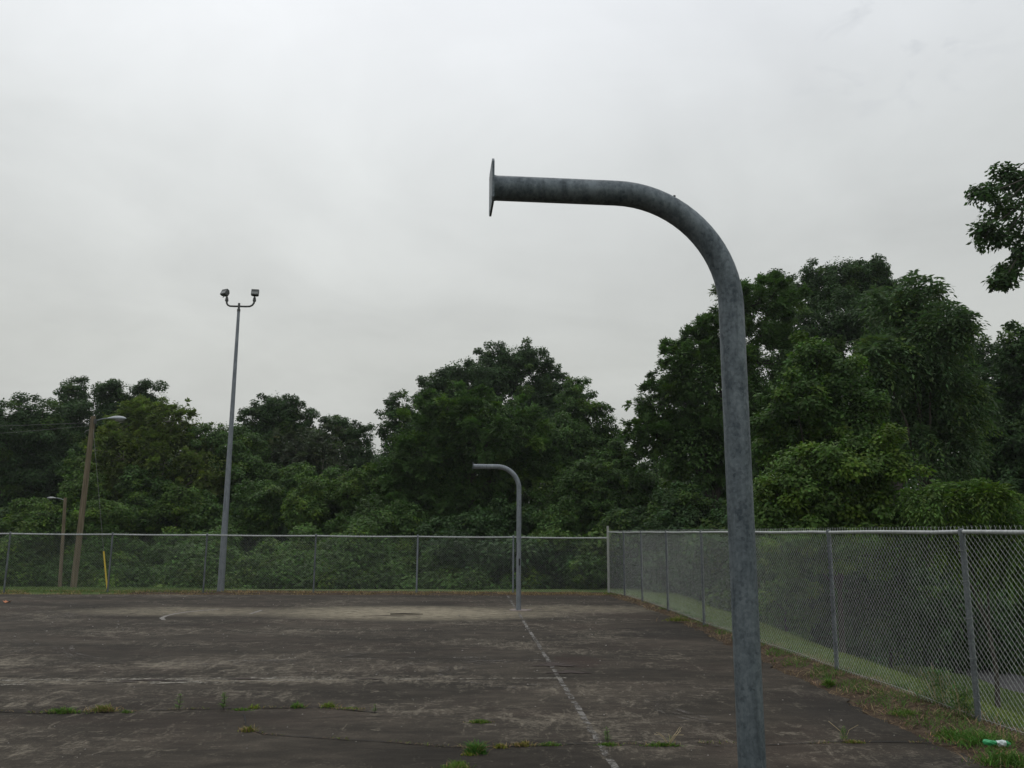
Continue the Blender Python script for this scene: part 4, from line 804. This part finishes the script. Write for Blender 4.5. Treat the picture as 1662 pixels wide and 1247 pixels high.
for line in ([(-60, 1157), (0, 1156), (60, 1158), (180, 1157), (300, 1152), (420, 1150), (520, 1149), (600, 1156)], [(402, 1185), (430, 1193), (640, 1206), (740, 1214), (850, 1212), (960, 1207), (1000, 1209), (1100, 1207), (1290, 1208), (1500, 1206)]):
    g = [gnd(*q_) for q_ in line]
    for a_, b_ in zip(g[:-1], g[1:]):
        for _ in range(int(np.linalg.norm(b_ - a_) * 130)):
            q_ = a_ + (b_ - a_) * random.random(); 
            if pn(q_[0], q_[1], 3.1) > .42: P.append(q_ + (rng.normal(0, .012), rng.normal(0, .014), .006))
P = np.array(P); blades(P, rng.uniform(.015, .05, len(P)), L_LITTER, 'crack_litter', 2.5, .0028, .45)
P = P[rng.random(len(P)) < .35]; blades(P, rng.uniform(.015, .045, len(P)), L_GRASS, 'crack_moss_grass', .9, .003, .3, (.9, .9, .5))
GV = 'weeds on the verge beside the side fence'
for a in [(1345, 1112, .07, .05, .12, 230, 'bright green tuft on the verge halfway along the side fence', L_BRIGHT, (.8, 1, .6)), (985, 965, .32, .1, .14, 260, 'bright green tuft in the corner of the two fences', L_BRIGHT, (1, 1.15, .6)),
          (1100, 1008, .3, .15, .14, 300, 'olive tuft on the verge left of the near pole', L_GRASS, (1.2, 1, .55)), (1590, 1205, .35, .2, .13, 650, 'wide green tuft on the verge left of the crushed bottle', L_GRASS, (.6, .95, .5)),
          (1545, 1196, .16, .1, .10, 320, 'green tuft on the verge below the leafy weeds at the nearest post', L_BRIGHT, (.7, .9, .6)), (1640, 1240, .3, .15, .16, 500, 'dark green tuft at the lower right corner below the bottle', L_GRASS, (.6, .9, .5)),
          (1470, 1160, .2, .1, .08, 260, 'small green tuft on the verge before the nearest middle post', L_GRASS, (.85, 1, .6))]:
    o = tuft(*a, zz=.0 if a[0] == 985 else .02); o['group'] = GV
for px_, py_, h_, lb in [(1515, 1138, .34, 'leafy weed clump at the fence foot left of the nearest post'), (1535, 1150, .40, 'tallest leafy weed clump touching the fence left of the nearest post'), (1562, 1166, .30, 'weedy clump against the foot of the nearest fence post')]:
    c = gnd(px_, py_, .02); root = empty('leafy_weed', tuple(c), label=lb, cat='weed', group=GV)
    n = 330; P = np.column_stack([rng.normal(0, .09, n), rng.normal(0, .07, n), rng.uniform(.02, h_, n)]); P[:, :2] *= (1 - .4 * P[:, 2:3] / h_); an = rng.uniform(0, 6.28, n); D = np.column_stack([np.cos(an), np.sin(an), rng.uniform(-.2, .7, n)])
    L = rng.uniform(.035, .085, n); quads('leaves', leafquads(P, D, unit(np.column_stack([-np.cos(an) * .5, -np.sin(an) * .5, np.ones(n)])), L, L * .3), L_KUDZU, root, tints(n, np.array((.8, .95, .7)), .25))
    mb = MB()
    for _ in range(9): x_, y_ = rng.normal(0, .07, 2); mb.tube([(x_ * .4, y_ * .4, 0), (x_, y_, h_ * rng.uniform(.8, 1.15))], .0025, 4)
    mb.build('stems', M_STRAW, root)

# ------------------------------------------------------------------ small litter
bc = gnd(1617, 1206, .07); bt = empty('crushed_bottle', tuple(bc), R(-14), label='crumpled green plastic bottle with a white label lying on the verge', cat='bottle')
def bottle_ring(i, n_, L0, L1, rr, fl_, seg=20): pass
def crumple(x0, x1, prof, seg=22, n_=26, amp=.18, inflate=0., a0=0, a1=2 * math.pi, closed=True):
    V = []; Fc = []; m_ = seg if closed else seg + 1
    for i in range(n_ + 1):
        x = x0 + (x1 - x0) * i / n_; r = float(np.interp(x, prof[0], prof[1])) + inflate
        for k_ in range(m_):
            a = a0 + (a1 - a0) * k_ / seg; q = 1 + amp * math.sin(3 * a + x * 60) * math.sin(x * 45 + 1) + amp * .5 * math.sin(5 * a - x * 90)
            V.append((x, r * q * math.cos(a), r * .72 * q * math.sin(a)))
    for i in range(n_):
        for k_ in range(seg): k2 = (k_ + 1) % seg if closed else k_ + 1; Fc.append((i * m_ + k_, i * m_ + k2, (i + 1) * m_ + k2, (i + 1) * m_ + k_))
    return V, Fc
prof = ([-.105, -.095, -.05, -.01, .02, .06, .085, .10, .108], [.005, .030, .033, .022, .030, .034, .028, .013, .012])
mb = MB(); mb.add(*crumple(-.105, .108, prof)); mb.build('body', M_BOT, bt, True)
mb = MB(); mb.add(*crumple(-.0, .07, prof, n_=12, inflate=.0022)); mb.build('label_wrap', M_LABELB, bt, True)
c = gnd(660, 998); st_ = empty('fallen_stick', tuple(c), R(4), label='short dark stick lying on the silt left of the far bent pole', cat='stick')
mb = MB(); mb.tube([(-.36, 0, .015), (-.1, .02, .02), (.12, -.01, .018), (.36, .015, .012)], [.012, .016, .014, .007], 7); mb.build('branch', M_STICK, st_, True)
c = gnd(12, 979); lf_ = empty('orange_leaf', tuple(c), label='curled orange fallen leaf on the court at the far left', cat='leaf')
mb = MB(); V = [(x, y, .015 + .05 * abs(x) / .1 + .03 * y) for x, y in [(0, -.1), (.1, -.03), (.06, .02), (.11, .08), (.03, .06), (0, .14), (-.04, .06), (-.11, .07), (-.06, .01), (-.1, -.05)]]; mb.add(V + [(0, 0, .02)], [(i, (i + 1) % 10, 10) for i in range(10)]); mb.build('blade', M_LEAFLIT, lf_)
print("leaf quads", NQ[0])
# ------------------------------------------------------------------ damp air
M_HAZE = bpy.data.materials.new('haze'); M_HAZE.use_nodes = True; t = M_HAZE.node_tree; t.nodes.clear()
pv = nd(t, 'ShaderNodeVolumePrincipled'); pv.inputs['Color'].default_value = (.92, .96, 1, 1); pv.inputs['Density'].default_value = .00035; pv.inputs['Anisotropy'].default_value = .2
ou = nd(t, 'ShaderNodeOutputMaterial'); ln(t, pv.outputs[0], ou.inputs['Volume'])
mb = MB(); mb.box((0, 70, 12.), (504, 384, 34)); tag(mb.build('haze', M_HAZE), kind='stuff')
